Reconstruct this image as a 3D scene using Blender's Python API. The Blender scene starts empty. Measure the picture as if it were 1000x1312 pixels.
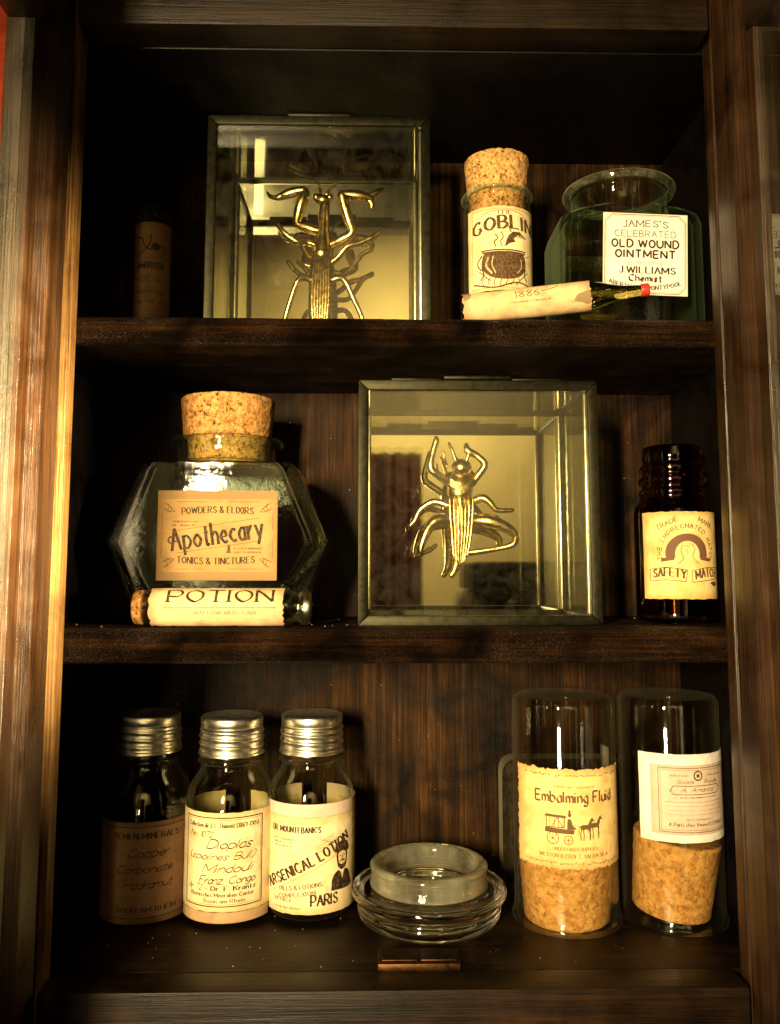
import bpy, bmesh, math, random
from mathutils import Vector, Matrix, noise
from mathutils.geometry import tessellate_polygon
random.seed(7)
PI = math.pi
R = math.radians
S = bpy.context.scene
COL = S.collection

# ------------------------------------------------------------------ camera
cd = bpy.data.cameras.new('camera')
cam = bpy.data.objects.new('camera', cd); COL.objects.link(cam); S.camera = cam
cam.location = (-.010, -.392, .200)
cam.rotation_euler = (R(90 + 6.0), 0, R(-1.08))
cd.sensor_fit = 'HORIZONTAL'; cd.sensor_width = 36; cd.lens = 36 * 1.064; cd.shift_y = -.031
cd.clip_start = .01; cd.clip_end = 50

# ------------------------------------------------------------------ world, lamps, exposure
W = bpy.data.worlds.new('World'); S.world = W; W.use_nodes = True
W.node_tree.nodes['Background'].inputs[0].default_value = (1, .72, .4, 1)
W.node_tree.nodes['Background'].inputs[1].default_value = .0006

def lamp(name, loc, target, power, sx, sy, col, spread=180):
    l = bpy.data.lights.new(name, 'AREA'); l.shape = 'RECTANGLE'; l.size = sx; l.size_y = sy
    l.energy = power; l.color = col; l.spread = R(spread)
    o = bpy.data.objects.new(name, l); COL.objects.link(o); o.location = loc
    o.rotation_euler = (Vector(target) - Vector(loc)).to_track_quat('-Z', 'Y').to_euler()
    return o
lamp('table_lamp', (-.290, -.85, .305), (.0, .08, .235), 3.7, .06, .20, (1, .78, .40), 60)
lamp('low_lamp', (-.275, -.85, -.040), (.05, .08, .10), .62, .11, .14, (1, .80, .46), 60)
lamp('door_fill', (.33, -.50, .26), (-.165, -.085, .25), 2.8, .04, .14, (1, .76, .38), 20)  # added fill to brighten the left door, no known source there
lamp('room_lamp', (.35, -1.5, 1.5), (.05, -2.4, .72), 13.0, .3, .3, (1, .82, .48), 80)

S.render.engine = 'CYCLES'
S.view_settings.view_transform = 'Standard'; S.view_settings.look = 'None'
S.view_settings.exposure = 0; S.view_settings.gamma = 1
S.cycles.max_bounces = 14; S.cycles.transmission_bounces = 12; S.cycles.glossy_bounces = 8
S.cycles.transparent_max_bounces = 40; S.cycles.diffuse_bounces = 3
S.cycles.caustics_reflective = False; S.cycles.caustics_refractive = False

# ------------------------------------------------------------------ materials
MAT = {}
def nt(name):
    m = bpy.data.materials.new(name); m.use_nodes = True
    t = m.node_tree; t.nodes.clear()
    MAT[name] = m
    return m, t
def N(t, typ, **kw):
    n = t.nodes.new('ShaderNode' + typ)
    for k, v in kw.items():
        if k.startswith('i_'):
            key = k[2:]; key = int(key) if key.isdigit() else key.replace('_', ' ')
            n.inputs[key].default_value = v
        else: setattr(n, k, v)
    return n
def L(t, a, b): t.links.new(a, b)
def ramp(t, fac, stops):
    r = N(t, 'ValToRGB'); e = r.color_ramp.elements
    while len(e) < len(stops): e.new(.5)
    for k, (p, c) in enumerate(stops):
        e[k].position = p; e[k].color = (*c, 1)
    L(t, fac, r.inputs[0]); return r.outputs[0]
def coords(t, scale=(1, 1, 1), loc=(0, 0, 0)):
    tc = N(t, 'TexCoord'); mp = N(t, 'Mapping')
    mp.inputs['Scale'].default_value = scale; mp.inputs['Location'].default_value = loc
    L(t, tc.outputs['Object'], mp.inputs[0]); return mp.outputs[0]
def noise_n(t, vec, scale, detail=4, rough=.6, dist=0):
    n = N(t, 'TexNoise'); n.inputs['Scale'].default_value = scale; n.inputs['Detail'].default_value = detail
    n.inputs['Roughness'].default_value = rough; n.inputs['Distortion'].default_value = dist
    L(t, vec, n.inputs['Vector']); return n.outputs['Fac']
def bump(t, h, strength, dist):
    b = N(t, 'Bump'); b.inputs['Strength'].default_value = strength; b.inputs['Distance'].default_value = dist
    L(t, h, b.inputs['Height']); return b.outputs[0]
def out(t, sh):
    o = N(t, 'OutputMaterial'); L(t, sh, o.inputs[0])
def mathn(t, op, a, b=None):
    m = N(t, 'Math', operation=op)
    for k, v in enumerate((a, b)):
        if v is None: continue
        if isinstance(v, (int, float)): m.inputs[k].default_value = v
        else: L(t, v, m.inputs[k])
    return m.outputs[0]
def mixc(t, fac, a, b, mode='MIX'):
    m = N(t, 'Mix', data_type='RGBA', blend_type=mode)
    for idx, v in ((0, fac), (6, a), (7, b)):
        if isinstance(v, (int, float)): m.inputs[idx].default_value = v
        elif isinstance(v, tuple): m.inputs[idx].default_value = (*v, 1)
        else: L(t, v, m.inputs[idx])
    return m.outputs[2]

def wood(name, axis, dark, mid, light, rough=(.28, .55), bs=.5, speck=0.0, off=0.0, spec=.5, glint=False, mott=.5):
    """stained timber, grain running along axis 0/1/2"""
    m, t = nt(name)
    sc = [1, 1, 1]; sc[axis] = .05
    v = coords(t, tuple(sc), (off, off * 1.7, off * .6))
    n1 = noise_n(t, v, 150, 6, .65, .4)
    sc2 = [1, 1, 1]; sc2[axis] = .018
    v2 = coords(t, tuple(sc2), (off * 3, off, 0))
    n2 = noise_n(t, v2, 520, 4, .7, .1)
    v3 = coords(t, (1, 1, 1), (off, 0, off))
    n3 = noise_n(t, v3, 26, 4, .6, .6)
    g = mathn(t, 'ADD', mathn(t, 'MULTIPLY', n1, .6), mathn(t, 'MULTIPLY', n2, .4))
    c = ramp(t, g, [(.34, dark), (.5, mid), (.66, light)])
    v4 = coords(t, tuple(.012 if q == axis else 1 for q in range(3)), (off * 2, 0, off))
    n4 = noise_n(t, v4, 1700, 3, .65)
    c = mixc(t, 1.0, c, ramp(t, n4, [(.36, (.35, .3, .27)), (.5, (1, 1, 1)), (.7, (1.3, 1.25, 1.15))]), 'MULTIPLY')
    worn = ramp(t, n3, [(.34, (mott * 1.1, mott, mott * .9)), (.66, (1.75 - mott, 1.7 - mott, 1.6 - mott))])
    c = mixc(t, 1.0, c, worn, 'MULTIPLY')
    p = N(t, 'BsdfPrincipled'); L(t, c, p.inputs['Base Color'])
    fine = noise_n(t, v3, 1150, 3, .75)
    rr = N(t, 'MapRange'); rr.inputs['From Min'].default_value = .3; rr.inputs['From Max'].default_value = .7
    rr.inputs['To Min'].default_value = rough[0]; rr.inputs['To Max'].default_value = rough[1]
    L(t, fine if glint else n3, rr.inputs[0]); L(t, rr.outputs[0], p.inputs['Roughness'])
    p.inputs['Specular IOR Level'].default_value = spec
    if glint: L(t, ramp(t, mathn(t, 'MULTIPLY', fine, mathn(t, 'ADD', n3, .55)), [(.58, (.04,) * 3), (.80, (.8, .8, .8))]), p.inputs['Specular IOR Level'])
    h = mathn(t, 'ADD', mathn(t, 'ADD', mathn(t, 'MULTIPLY', n2, .5), mathn(t, 'MULTIPLY', n1, .4)), mathn(t, 'MULTIPLY', n4, .35))
    if speck:
        h = mathn(t, 'ADD', h, mathn(t, 'MULTIPLY', fine, speck))
    L(t, bump(t, h, bs, .0012), p.inputs['Normal'])
    out(t, p.outputs[0]); return m
wood('wood_frame_lit', 2, (.07, .036, .013), (.16, .088, .032), (.27, .16, .062), (.26, .5), .45, 0, .3, spec=.22)
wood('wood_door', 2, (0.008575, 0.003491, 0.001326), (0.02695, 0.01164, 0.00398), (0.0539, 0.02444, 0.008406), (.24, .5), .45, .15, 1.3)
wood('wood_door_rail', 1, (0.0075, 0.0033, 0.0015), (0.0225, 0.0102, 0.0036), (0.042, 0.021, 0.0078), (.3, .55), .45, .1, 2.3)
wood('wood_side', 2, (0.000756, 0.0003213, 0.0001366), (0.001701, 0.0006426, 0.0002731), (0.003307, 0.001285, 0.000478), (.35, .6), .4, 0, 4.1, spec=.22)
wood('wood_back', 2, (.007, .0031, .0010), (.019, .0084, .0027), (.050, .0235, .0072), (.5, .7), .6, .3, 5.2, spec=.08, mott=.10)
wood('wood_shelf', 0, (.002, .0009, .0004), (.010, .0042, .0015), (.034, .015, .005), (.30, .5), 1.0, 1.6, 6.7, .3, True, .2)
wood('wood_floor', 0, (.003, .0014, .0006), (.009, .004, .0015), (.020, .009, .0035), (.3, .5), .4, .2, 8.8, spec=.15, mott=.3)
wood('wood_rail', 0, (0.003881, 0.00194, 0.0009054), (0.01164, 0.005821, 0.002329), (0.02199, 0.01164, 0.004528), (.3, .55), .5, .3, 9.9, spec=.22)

def plain(name, col, rough=.5, metal=0, spec=.5, **kw):
    m, t = nt(name); p = N(t, 'BsdfPrincipled')
    p.inputs['Base Color'].default_value = (*col, 1); p.inputs['Roughness'].default_value = rough
    p.inputs['Metallic'].default_value = metal; p.inputs['Specular IOR Level'].default_value = spec
    out(t, p.outputs[0]); return m
def metal(name, col, rough, var=.15, bs=.15, scale=200, dark=.5):
    m, t = nt(name); v = coords(t); n = noise_n(t, v, scale, 5, .65)
    n2 = noise_n(t, v, scale * 6, 3, .6)
    p = N(t, 'BsdfPrincipled'); p.inputs['Metallic'].default_value = 1
    L(t, ramp(t, n, [(.35, tuple(x * dark for x in col)), (.6, col)]), p.inputs['Base Color'])
    L(t, mathn(t, 'ADD', mathn(t, 'MULTIPLY', n, var * 2), rough - var), p.inputs['Roughness'])
    L(t, bump(t, n2, bs, .0003), p.inputs['Normal'])
    out(t, p.outputs[0]); return m
metal('gold', (.88, .64, .28), .22, .08, .35, 300, .30)
metal('gold_dark', (.62, .40, .15), .27, .08, .4, 300, .25)
metal('zinc', (.018, .0165, .010), .42, .12, .3, 260, .55)
metal('aluminium', (.90, .84, .68), .30, .08, .2, 220, .72)
metal('brass_dark', (.09, .045, .018), .42, .1, .3, 260, .4)
metal('mirror', (.62, .57, .44), .03, .02, .0, 40, .94)
metal('pewter', (.42, .37, .25), .3, .1, .2, 200, .6)

def paper(name, base, stain, edge, scale=90, rough=.75, aged=.75):
    m, t = nt(name); v = coords(t)
    n = noise_n(t, v, scale, 6, .62, .5); n2 = noise_n(t, v, 1800, 2, .6)
    n3 = noise_n(t, v, scale * .45, 3, .5)
    c = ramp(t, n, [(.30, stain), (.52, base), (.75, tuple(min(1, x * 1.06) for x in base))])
    c = mixc(t, ramp(t, n3, [(.5, (0, 0, 0)), (.72, (.55, .55, .55))]), c, edge)
    uv = N(t, 'UVMap'); sx = N(t, 'SeparateXYZ'); L(t, uv.outputs[0], sx.inputs[0])
    d = None
    for ax in (0, 1):
        e = mathn(t, 'SUBTRACT', .5, mathn(t, 'ABSOLUTE', mathn(t, 'SUBTRACT', sx.outputs[ax], .5)))
        d = e if d is None else mathn(t, 'MINIMUM', d, e)
    d = mathn(t, 'SUBTRACT', d, mathn(t, 'MULTIPLY', mathn(t, 'SUBTRACT', noise_n(t, v, 300, 4, .65), .45), .12))
    c = mixc(t, ramp(t, d, [(0.0, (aged,) * 3), (.085, (0, 0, 0))]), c, edge)
    p = N(t, 'BsdfPrincipled'); L(t, c, p.inputs['Base Color']); p.inputs['Roughness'].default_value = rough
    p.inputs['Specular IOR Level'].default_value = .2
    wr = noise_n(t, v, 75, 3, .55, .6)
    L(t, bump(t, mathn(t, 'ADD', mathn(t, 'MULTIPLY', n2, .12), wr), .45, .0016), p.inputs['Normal'])
    out(t, p.outputs[0]); return m
paper('paper_cream', (0.6808, 0.552, 0.3128), (0.5336, 0.3864, 0.184), (0.506, 0.3496, 0.1472))
paper('paper_gold', (0.6808, 0.4968, 0.2024), (0.5336, 0.3404, 0.1104), (0.4416, 0.2484, 0.0736), 110)
paper('paper_white', (0.7176, 0.6716, 0.6072), (0.6256, 0.5704, 0.4968), (0.5888, 0.5152, 0.4232))
paper('paper_pink', (0.552, 0.4232, 0.3312), (0.4784, 0.3496, 0.2576), (0.4416, 0.3128, 0.2208))
paper('paper_tan', (.36, .215, .080), (.28, .155, .052), (.20, .11, .04), 70)
paper('paper_old', (.58, .43, .22), (.44, .27, .14), (.38, .19, .10), 130)
paper('paper_dark', (.22, .12, .055), (.15, .08, .035), (.12, .06, .03), 80)
paper('paper_kraft', (.30, .20, .10), (.22, .14, .07), (.2, .13, .06), 70)
paper('paper_brown', (.46, .30, .15), (.34, .21, .1), (.3, .17, .08), 80)
paper('scorched', (.10, .05, .02), (.05, .025, .01), (.04, .02, .01), 120)
def faded(name, a, b):
    m, t = nt(name); v = coords(t); p = N(t, 'BsdfPrincipled'); p.inputs['Roughness'].default_value = .7; p.inputs['Specular IOR Level'].default_value = .15
    L(t, ramp(t, noise_n(t, v, 700, 4, .7), [(.42, a), (.68, b)]), p.inputs['Base Color']); out(t, p.outputs[0])
faded('ink', (0.012, 0.007, 0.005), (0.1, 0.055, 0.025))
faded('ink_brown', (0.05, 0.025, 0.011), (0.16, 0.09, 0.04))
plain('ink_sepia', (.11, .058, .022), .7, 0, .2)
plain('ink_pale', (.22, .13, .05), .7, 0, .2)
plain('ink_rose', (.13, .06, .035), .7, 0, .2)
plain('red_wax', (.42, .03, .015), .35)

def cork_mat(name, a, b, c, pit_c=(.16, .10, .06), th=.38):
    m, t = nt(name); v = coords(t)
    vo = N(t, 'TexVoronoi'); vo.inputs['Scale'].default_value = 420; L(t, v, vo.inputs['Vector'])
    n = noise_n(t, v, 260, 6, .7, .6); n2 = noise_n(t, v, 700, 4, .7)
    col = ramp(t, n, [(.32, a), (.47, b), (.62, c)])
    sp = N(t, 'SeparateColor'); L(t, vo.outputs['Color'], sp.inputs[0])
    col = mixc(t, 1.0, col, ramp(t, sp.outputs[0], [(0, (.72, .68, .6)), (.5, (1, 1, 1)), (1, (1.15, 1.1, 1.0))]), 'MULTIPLY')
    pit = ramp(t, noise_n(t, v, 480, 4, .7, .4), [(th, pit_c), (th + .08, (1, 1, 1))])
    col = mixc(t, 1.0, col, pit, 'MULTIPLY')
    p = N(t, 'BsdfPrincipled'); L(t, col, p.inputs['Base Color']); p.inputs['Roughness'].default_value = .8
    p.inputs['Specular IOR Level'].default_value = .25
    L(t, bump(t, mathn(t, 'ADD', n, n2), .7, .0012), p.inputs['Normal'])
    out(t, p.outputs[0]); return m
cork_mat('cork', (.24, .11, .035), (.50, .27, .085), (.66, .40, .15))
cork_mat('cork_amber', (.30, .13, .03), (.50, .25, .065), (.60, .33, .10), (.45, .28, .15), .33)
cork_mat('cork_dark', (.16, .07, .022), (.42, .20, .055), (.56, .30, .10))

def thin_glass(name, tint=(.96, .97, .93), edge=(.45, .45, .36), rough=.02, dust=.0, bs=0, bscale=300, edge_glow=.0, rimcol=(.6, .55, .42), ex=2.5):
    """thin blown glass: clear face-on, darker and more reflective at grazing angles"""
    m, t = nt(name)
    lw = N(t, 'LayerWeight'); lw.inputs[0].default_value = .5
    f5 = mathn(t, 'POWER', lw.outputs['Facing'], 4.5)
    fac = mathn(t, 'ADD', mathn(t, 'MULTIPLY', f5, .94), .045)
    f2 = mathn(t, 'POWER', lw.outputs['Facing'], ex)
    tr = N(t, 'BsdfTransparent'); L(t, mixc(t, f2, tint, edge), tr.inputs[0])
    gl = N(t, 'BsdfGlossy'); gl.inputs['Color'].default_value = (.95, .95, .9, 1); gl.inputs['Roughness'].default_value = rough
    v = coords(t)
    if bs: L(t, bump(t, noise_n(t, v, bscale, 3, .6), bs, .001), gl.inputs['Normal'])
    mx = N(t, 'MixShader'); L(t, fac, mx.inputs[0]); L(t, tr.outputs[0], mx.inputs[1]); L(t, gl.outputs[0], mx.inputs[2])
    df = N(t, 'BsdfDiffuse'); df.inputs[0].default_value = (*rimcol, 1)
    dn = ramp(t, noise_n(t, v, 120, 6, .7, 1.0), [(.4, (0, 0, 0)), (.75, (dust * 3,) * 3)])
    if edge_glow: dn = mathn(t, 'ADD', dn, mathn(t, 'MULTIPLY', mathn(t, 'POWER', lw.outputs['Facing'], 6.0), edge_glow))  # pale diffuse edge paints the glow of light refracted in the glass
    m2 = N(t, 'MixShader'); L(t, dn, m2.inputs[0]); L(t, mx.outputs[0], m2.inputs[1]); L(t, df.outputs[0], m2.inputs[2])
    out(t, m2.outputs[0]); return m
thin_glass('glass_clear', edge_glow=.14)
thin_glass('glass_vial', (.965, .96, .92), (.50, .46, .34), .03, .0, edge_glow=.15)
thin_glass('glass_pane', (.93, .94, .88), (.7, .7, .55), .015, .004)
thin_glass('glass_side', (.86, .88, .76), (.6, .6, .45), .08, .03, .3, 60)
thin_glass('glass_door', (.90, .92, .88), (.10, .10, .08), .012, .002, ex=6)
def solid_glass(name, col, rough=0, bs=0, bscale=200, dens=0, pebble=0):
    m, t = nt(name); p = N(t, 'BsdfPrincipled')
    p.inputs['Base Color'].default_value = (*col, 1); p.inputs['Roughness'].default_value = rough
    p.inputs['Transmission Weight'].default_value = 1 - dens; p.inputs['IOR'].default_value = 1.5
    if bs:
        h = noise_n(t, coords(t), bscale, 3, .6)
        if pebble:      # cast texture on the slanting side facets only
            g = N(t, 'NewGeometry'); q = N(t, 'SeparateXYZ'); L(t, g.outputs['True Normal'], q.inputs[0])
            side = ramp(t, mathn(t, 'ABSOLUTE', q.outputs[0]), [(.3, (0, 0, 0)), (.5, (1, 1, 1))])
            vo = N(t, 'TexVoronoi'); vo.inputs['Scale'].default_value = 620; L(t, coords(t), vo.inputs['Vector'])
            h = mathn(t, 'ADD', h, mathn(t, 'MULTIPLY', mathn(t, 'MULTIPLY', vo.outputs['Distance'], side), pebble))
        L(t, bump(t, h, bs, .0015), p.inputs['Normal'])
    out(t, p.outputs[0]); return m
solid_glass('glass_green', (.86, .95, .84), .0, .06, 300, 0, 9.0)
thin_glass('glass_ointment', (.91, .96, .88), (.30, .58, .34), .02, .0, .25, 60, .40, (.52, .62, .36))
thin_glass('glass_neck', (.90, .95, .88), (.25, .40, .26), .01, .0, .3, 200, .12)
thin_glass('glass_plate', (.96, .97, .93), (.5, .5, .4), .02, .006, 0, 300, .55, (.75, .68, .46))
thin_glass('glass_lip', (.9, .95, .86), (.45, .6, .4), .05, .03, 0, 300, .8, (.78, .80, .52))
solid_glass('glass_lid', (.97, .97, .90), .0, .06, 110)
def cream_glow_glass():
    m, t = nt('cream_glow_glass'); v = coords(t, (1, 1, .3))
    g = N(t, 'BsdfGlass'); g.inputs['Color'].default_value = (.98, .96, .84, 1); g.inputs['Roughness'].default_value = .05; g.inputs['IOR'].default_value = 1.48
    L(t, bump(t, noise_n(t, v, 240, 4, .6), .3, .001), g.inputs['Normal'])
    d = N(t, 'BsdfDiffuse'); d.inputs[0].default_value = (.95, .90, .66, 1); tr = N(t, 'BsdfTranslucent'); tr.inputs[0].default_value = (.95, .90, .66, 1)  # cream colour paints the glow of light refracted in clear glass
    a = N(t, 'MixShader'); a.inputs[0].default_value = .45; L(t, d.outputs[0], a.inputs[1]); L(t, tr.outputs[0], a.inputs[2])
    x = N(t, 'MixShader'); L(t, ramp(t, noise_n(t, v, 70, 3, .6, .3), [(.35, (.06,) * 3), (.7, (.26,) * 3)]), x.inputs[0])
    L(t, g.outputs[0], x.inputs[1]); L(t, a.outputs[0], x.inputs[2]); out(t, x.outputs[0])
cream_glow_glass()
solid_glass('glass_amber', (.22, .055, .01), .02)
solid_glass('glass_olive', (.50, .42, .12), .02)

def red_wall():
    m, t = nt('red_plaster'); v = coords(t)
    n = noise_n(t, v, 38, 7, .65, .8)
    p = N(t, 'BsdfPrincipled')
    L(t, ramp(t, n, [(.32, (.42, .028, .007)), (.5, (.74, .070, .016)), (.68, (.85, .13, .03))]), p.inputs['Base Color'])
    p.inputs['Roughness'].default_value = .6
    L(t, bump(t, noise_n(t, v, 320, 4, .7), .5, .002), p.inputs['Normal'])
    out(t, p.outputs[0])
red_wall()
def room_wall():
    m, t = nt('beige_plaster'); v = coords(t)
    p = N(t, 'BsdfPrincipled')
    L(t, ramp(t, noise_n(t, v, 3, 5, .6), [(.3, (.56, .45, .22)), (.7, (.72, .60, .32))]), p.inputs['Base Color'])
    p.inputs['Roughness'].default_value = .8; out(t, p.outputs[0])
room_wall()

# ------------------------------------------------------------------ mesh helpers
class MB:
    def __init__(s): s.v = []; s.f = []
    def add(s, vs, fs, M=None):
        o = len(s.v)
        for q in vs: s.v.append(tuple(M @ Vector(q)) if M is not None else tuple(q))
        for q in fs: s.f.append(tuple(o + k for k in q))
        return s
    def build(s, name, mat, parent=None, smooth=35, loc=None, rot=None, bevel=0):
        me = bpy.data.meshes.new(name); me.from_pydata(s.v, [], s.f); me.update()
        if bevel:
            bm = bmesh.new(); bm.from_mesh(me)
            bmesh.ops.bevel(bm, geom=[e for e in bm.edges if e.calc_face_angle(0) > .5], offset=bevel, segments=2, profile=.6, affect='EDGES')
            bm.to_mesh(me); bm.free()
        me.materials.append(MAT[mat])
        if smooth:
            me.shade_smooth(); me.set_sharp_from_angle(angle=R(smooth))
        o = bpy.data.objects.new(name, me); COL.objects.link(o)
        if parent: o.parent = parent
        if loc: o.location = loc
        if rot: o.rotation_euler = rot
        return o
def tag(o, label=None, cat=None, group=None, kind=None):
    if label: o['label'] = label
    if cat: o['category'] = cat
    if group: o['group'] = group
    if kind: o['kind'] = kind
    return o
def thing(name, label, cat, loc, rz=0, group=None):
    o = bpy.data.objects.new(name, None); COL.objects.link(o)
    o.location = loc; o.rotation_euler = (0, 0, rz); o.empty_display_size = .01
    return tag(o, label, cat, group)
def box(mb, x0, x1, y0, y1, z0, z1, M=None):
    return mb.add([(x0, y0, z0), (x1, y0, z0), (x1, y1, z0), (x0, y1, z0), (x0, y0, z1), (x1, y0, z1), (x1, y1, z1), (x0, y1, z1)],
           [(0, 3, 2, 1), (4, 5, 6, 7), (0, 1, 5, 4), (1, 2, 6, 5), (2, 3, 7, 6), (3, 0, 4, 7)], M)
def fillet(pts, r, n=4):
    """round the corners of an open 2D polyline"""
    o = [pts[0]]
    for k in range(1, len(pts) - 1):
        a, b, c = (Vector(pts[k + d]) for d in (-1, 0, 1))
        u, w = a - b, c - b
        rr = min(r, u.length * .45, w.length * .45)
        if rr < 1e-7: continue
        p, q = b + u.normalized() * rr, b + w.normalized() * rr
        for j in range(n + 1):
            s = j / n; o.append(tuple(p * (1 - s) ** 2 + b * 2 * s * (1 - s) + q * s * s))
    o.append(pts[-1]); return o
def lathe(mb, prof, seg=64, M=None, fn=None):
    vs = []; fs = []; n = len(prof)
    for (r, z) in prof:
        for k in range(seg):
            a = 2 * PI * k / seg; rr = r
            if fn: rr, zz = fn(r, z, a)
            else: zz = z
            vs.append((rr * math.cos(a), rr * math.sin(a), zz))
    for i in range(n - 1):
        for k in range(seg):
            a, b = i * seg + k, i * seg + (k + 1) % seg
            fs.append((a, b, b + seg, a + seg))
    fs.append(tuple(range(seg - 1, -1, -1))); fs.append(tuple((n - 1) * seg + k for k in range(seg)))
    return mb.add(vs, fs, M)
def rrect(hx, hy, r, n=10):
    r = min(r, hx, hy); o = []
    for q, (sx, sy) in enumerate(((1, 1), (-1, 1), (-1, -1), (1, -1))):
        for k in range(n):
            a = PI / 2 * (q + k / (n - 1))
            o.append((sx * (hx - r) + r * math.cos(a), sy * (hy - r) + r * math.sin(a)))
    return o
def loft(mb, secs, M=None, n=10):
    """secs: (z, hx, hy, corner radius)"""
    vs = []; fs = []; m = 4 * n
    for (z, hx, hy, r) in secs: vs += [(x, y, z) for x, y in rrect(hx, hy, r, n)]
    for i in range(len(secs) - 1):
        for k in range(m):
            a, b = i * m + k, i * m + (k + 1) % m
            fs.append((a, b, b + m, a + m))
    fs.append(tuple(range(m - 1, -1, -1))); fs.append(tuple((len(secs) - 1) * m + k for k in range(m)))
    return mb.add(vs, fs, M)
def catmull(pts, n=6):
    if len(pts) < 3: return [tuple(p) for p in pts]
    P = [Vector(p) for p in pts]; P = [P[0] * 2 - P[1]] + P + [P[-1] * 2 - P[-2]]
    o = []
    for k in range(1, len(P) - 2):
        a, b, c, d = P[k - 1:k + 3]
        for j in range(n):
            s = j / n
            o.append(tuple(.5 * (2 * b + (c - a) * s + (2 * a - 5 * b + 4 * c - d) * s * s + (3 * b - a - 3 * c + d) * s ** 3)))
    o.append(tuple(P[-2])); return o
def tube(mb, pts, seg=12, smooth=5, flat=1.0, M=None):
    """pts: (x,y,z,r) swept round tube with round ends; flat squashes along y"""
    q = catmull(pts, smooth) if smooth else [tuple(p) for p in pts]
    P = [Vector(p[:3]) for p in q]; rad = [max(p[3], 1e-5) for p in q]
    d0 = (P[0] - P[1]).normalized(); d1 = (P[-1] - P[-2]).normalized()
    P = [P[0] + d0 * rad[0] * .8, P[0] + d0 * rad[0] * .5] + P + [P[-1] + d1 * rad[-1] * .5, P[-1] + d1 * rad[-1] * .8]
    rad = [rad[0] * .25, rad[0] * .8] + rad + [rad[-1] * .8, rad[-1] * .25]
    up = Vector((0, 1, 0)); vs = []; fs = []
    for k, p in enumerate(P):
        t = (P[min(k + 1, len(P) - 1)] - P[max(k - 1, 0)]).normalized()
        u = t.cross(up)
        if u.length < .05: u = t.cross(Vector((1, 0, 0)))
        u.normalize(); w = u.cross(t).normalized()
        for j in range(seg):
            a = 2 * PI * j / seg
            vs.append(tuple(p + u * math.cos(a) * rad[k] + w * math.sin(a) * rad[k] * flat))
    n = len(P)
    for i in range(n - 1):
        for k in range(seg):
            a, b = i * seg + k, i * seg + (k + 1) % seg
            fs.append((a, b, b + seg, a + seg))
    fs.append(tuple(range(seg - 1, -1, -1))); fs.append(tuple((n - 1) * seg + k for k in range(seg)))
    return mb.add(vs, fs, M)
def ellipsoid(mb, c, r, M=None, seg=20, rings=12):
    prof = []
    vs = []; fs = []
    for i in range(rings + 1):
        b = PI * i / rings - PI / 2
        for k in range(seg):
            a = 2 * PI * k / seg
            cb = max(math.cos(b), .02)
            vs.append((c[0] + r[0] * cb * math.cos(a), c[1] + r[1] * cb * math.sin(a), c[2] + r[2] * math.sin(b)))
    for i in range(rings):
        for k in range(seg):
            a, b = i * seg + k, i * seg + (k + 1) % seg
            fs.append((a, b, b + seg, a + seg))
    fs.append(tuple(range(seg - 1, -1, -1))); fs.append(tuple(rings * seg + k for k in range(seg)))
    return mb.add(vs, fs, M)

# ------------------------------------------------------------------ lettering: a pen-stroke alphabet
# two characters per point: x then y on a grid with cap height 10, x-height 6; w x y z = -1 -2 -3 -4; ~ = curved stroke
GL = {'A': '004a80 2464', 'B': '000a ~0a4a684505 ~0545734000', 'C': '~785a1805125082', 'D': '000a ~0a4a7885724000',
 'E': '7a0a0070 0565', 'F': '7a0a00 0555', 'G': '~785a1805125083 8454', 'H': '000a 808a 0585', 'I': '000a', 'J': '~5a523001',
 'K': '000a 8a04 3680', 'L': '0a0070', 'M': '000a52aaa0', 'N': '000a808a', 'O': '~4a180512407285784a', 'P': '000a ~0a5a775404',
 'Q': '~4a180512407285784a 5380', 'R': '000a ~0a5a775505 3580', 'S': '~784a182664724002', 'T': '0a8a 4a40', 'U': '~0a0340838a',
 'V': '0a408a', 'W': '0a306990ca', 'X': '0a80 008a', 'Y': '0a458a 4540', 'Z': '0a8a0080', '&': '~80183a58033084',
 '1': '283a30', '2': '~083a685500 0070', '3': '~094a6835734001', '4': '5a0373 5a50', '5': '6a1a06 ~06467340 ~4001', '6': '~6a270330633505',
 '7': '0a7a20', '8': '~4a184572401245784a', '9': '~58184a6857 ~587410', '0': '~3a1805123052655 83a'.replace(' ', ''),
 '.': '0010', ',': '101x', "'": '0a08', '-': '0444', '(': '~2b063w', ')': '~0b363w'.replace('363w', '260w'),
 'a': '~5536032051 5650', 'b': '0a00 ~0536633001', 'c': '~5536033051', 'd': '5a50 ~5536033051', 'e': '0353 ~5336033051',
 'f': '~4a2820 0646', 'g': '~5536033051 ~565x2y0x', 'h': '0a00 ~04365450', 'i': '0600 0809', 'j': '~262x0y', 'k': '0a00 5602 2450',
 'l': '0a00', 'm': '0600 ~04264440 ~44668480', 'n': '0600 ~04365450', 'o': '~3603306336', 'p': '060y ~0536633001', 'q': '565y ~5536033051',
 'r': '0600 ~033646', 's': '~55261442 ~423001', 't': '~29213041 0646', 'u': '~06023052 5650', 'v': '063066', 'w': '063046 468096'.replace(' 46', '46'.join(['', ''])) , 'x': '0660 0066', 'y': '0630 661y', 'z': '06660060'}
GL['w'] = '0620466086'
YV = {'w': -1, 'x': -2, 'y': -3, 'z': -4}
def dec(c): return YV[c] if c in YV else int(c, 36)
def glyph(ch):
    o = []
    for s in GL[ch].split(' '):
        sm = s[0] == '~'; s = s.lstrip('~')
        o.append((sm, [(float(int(s[k], 36)), float(dec(s[k + 1]))) for k in range(0, len(s) - 1, 2)]))
    return o
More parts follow.
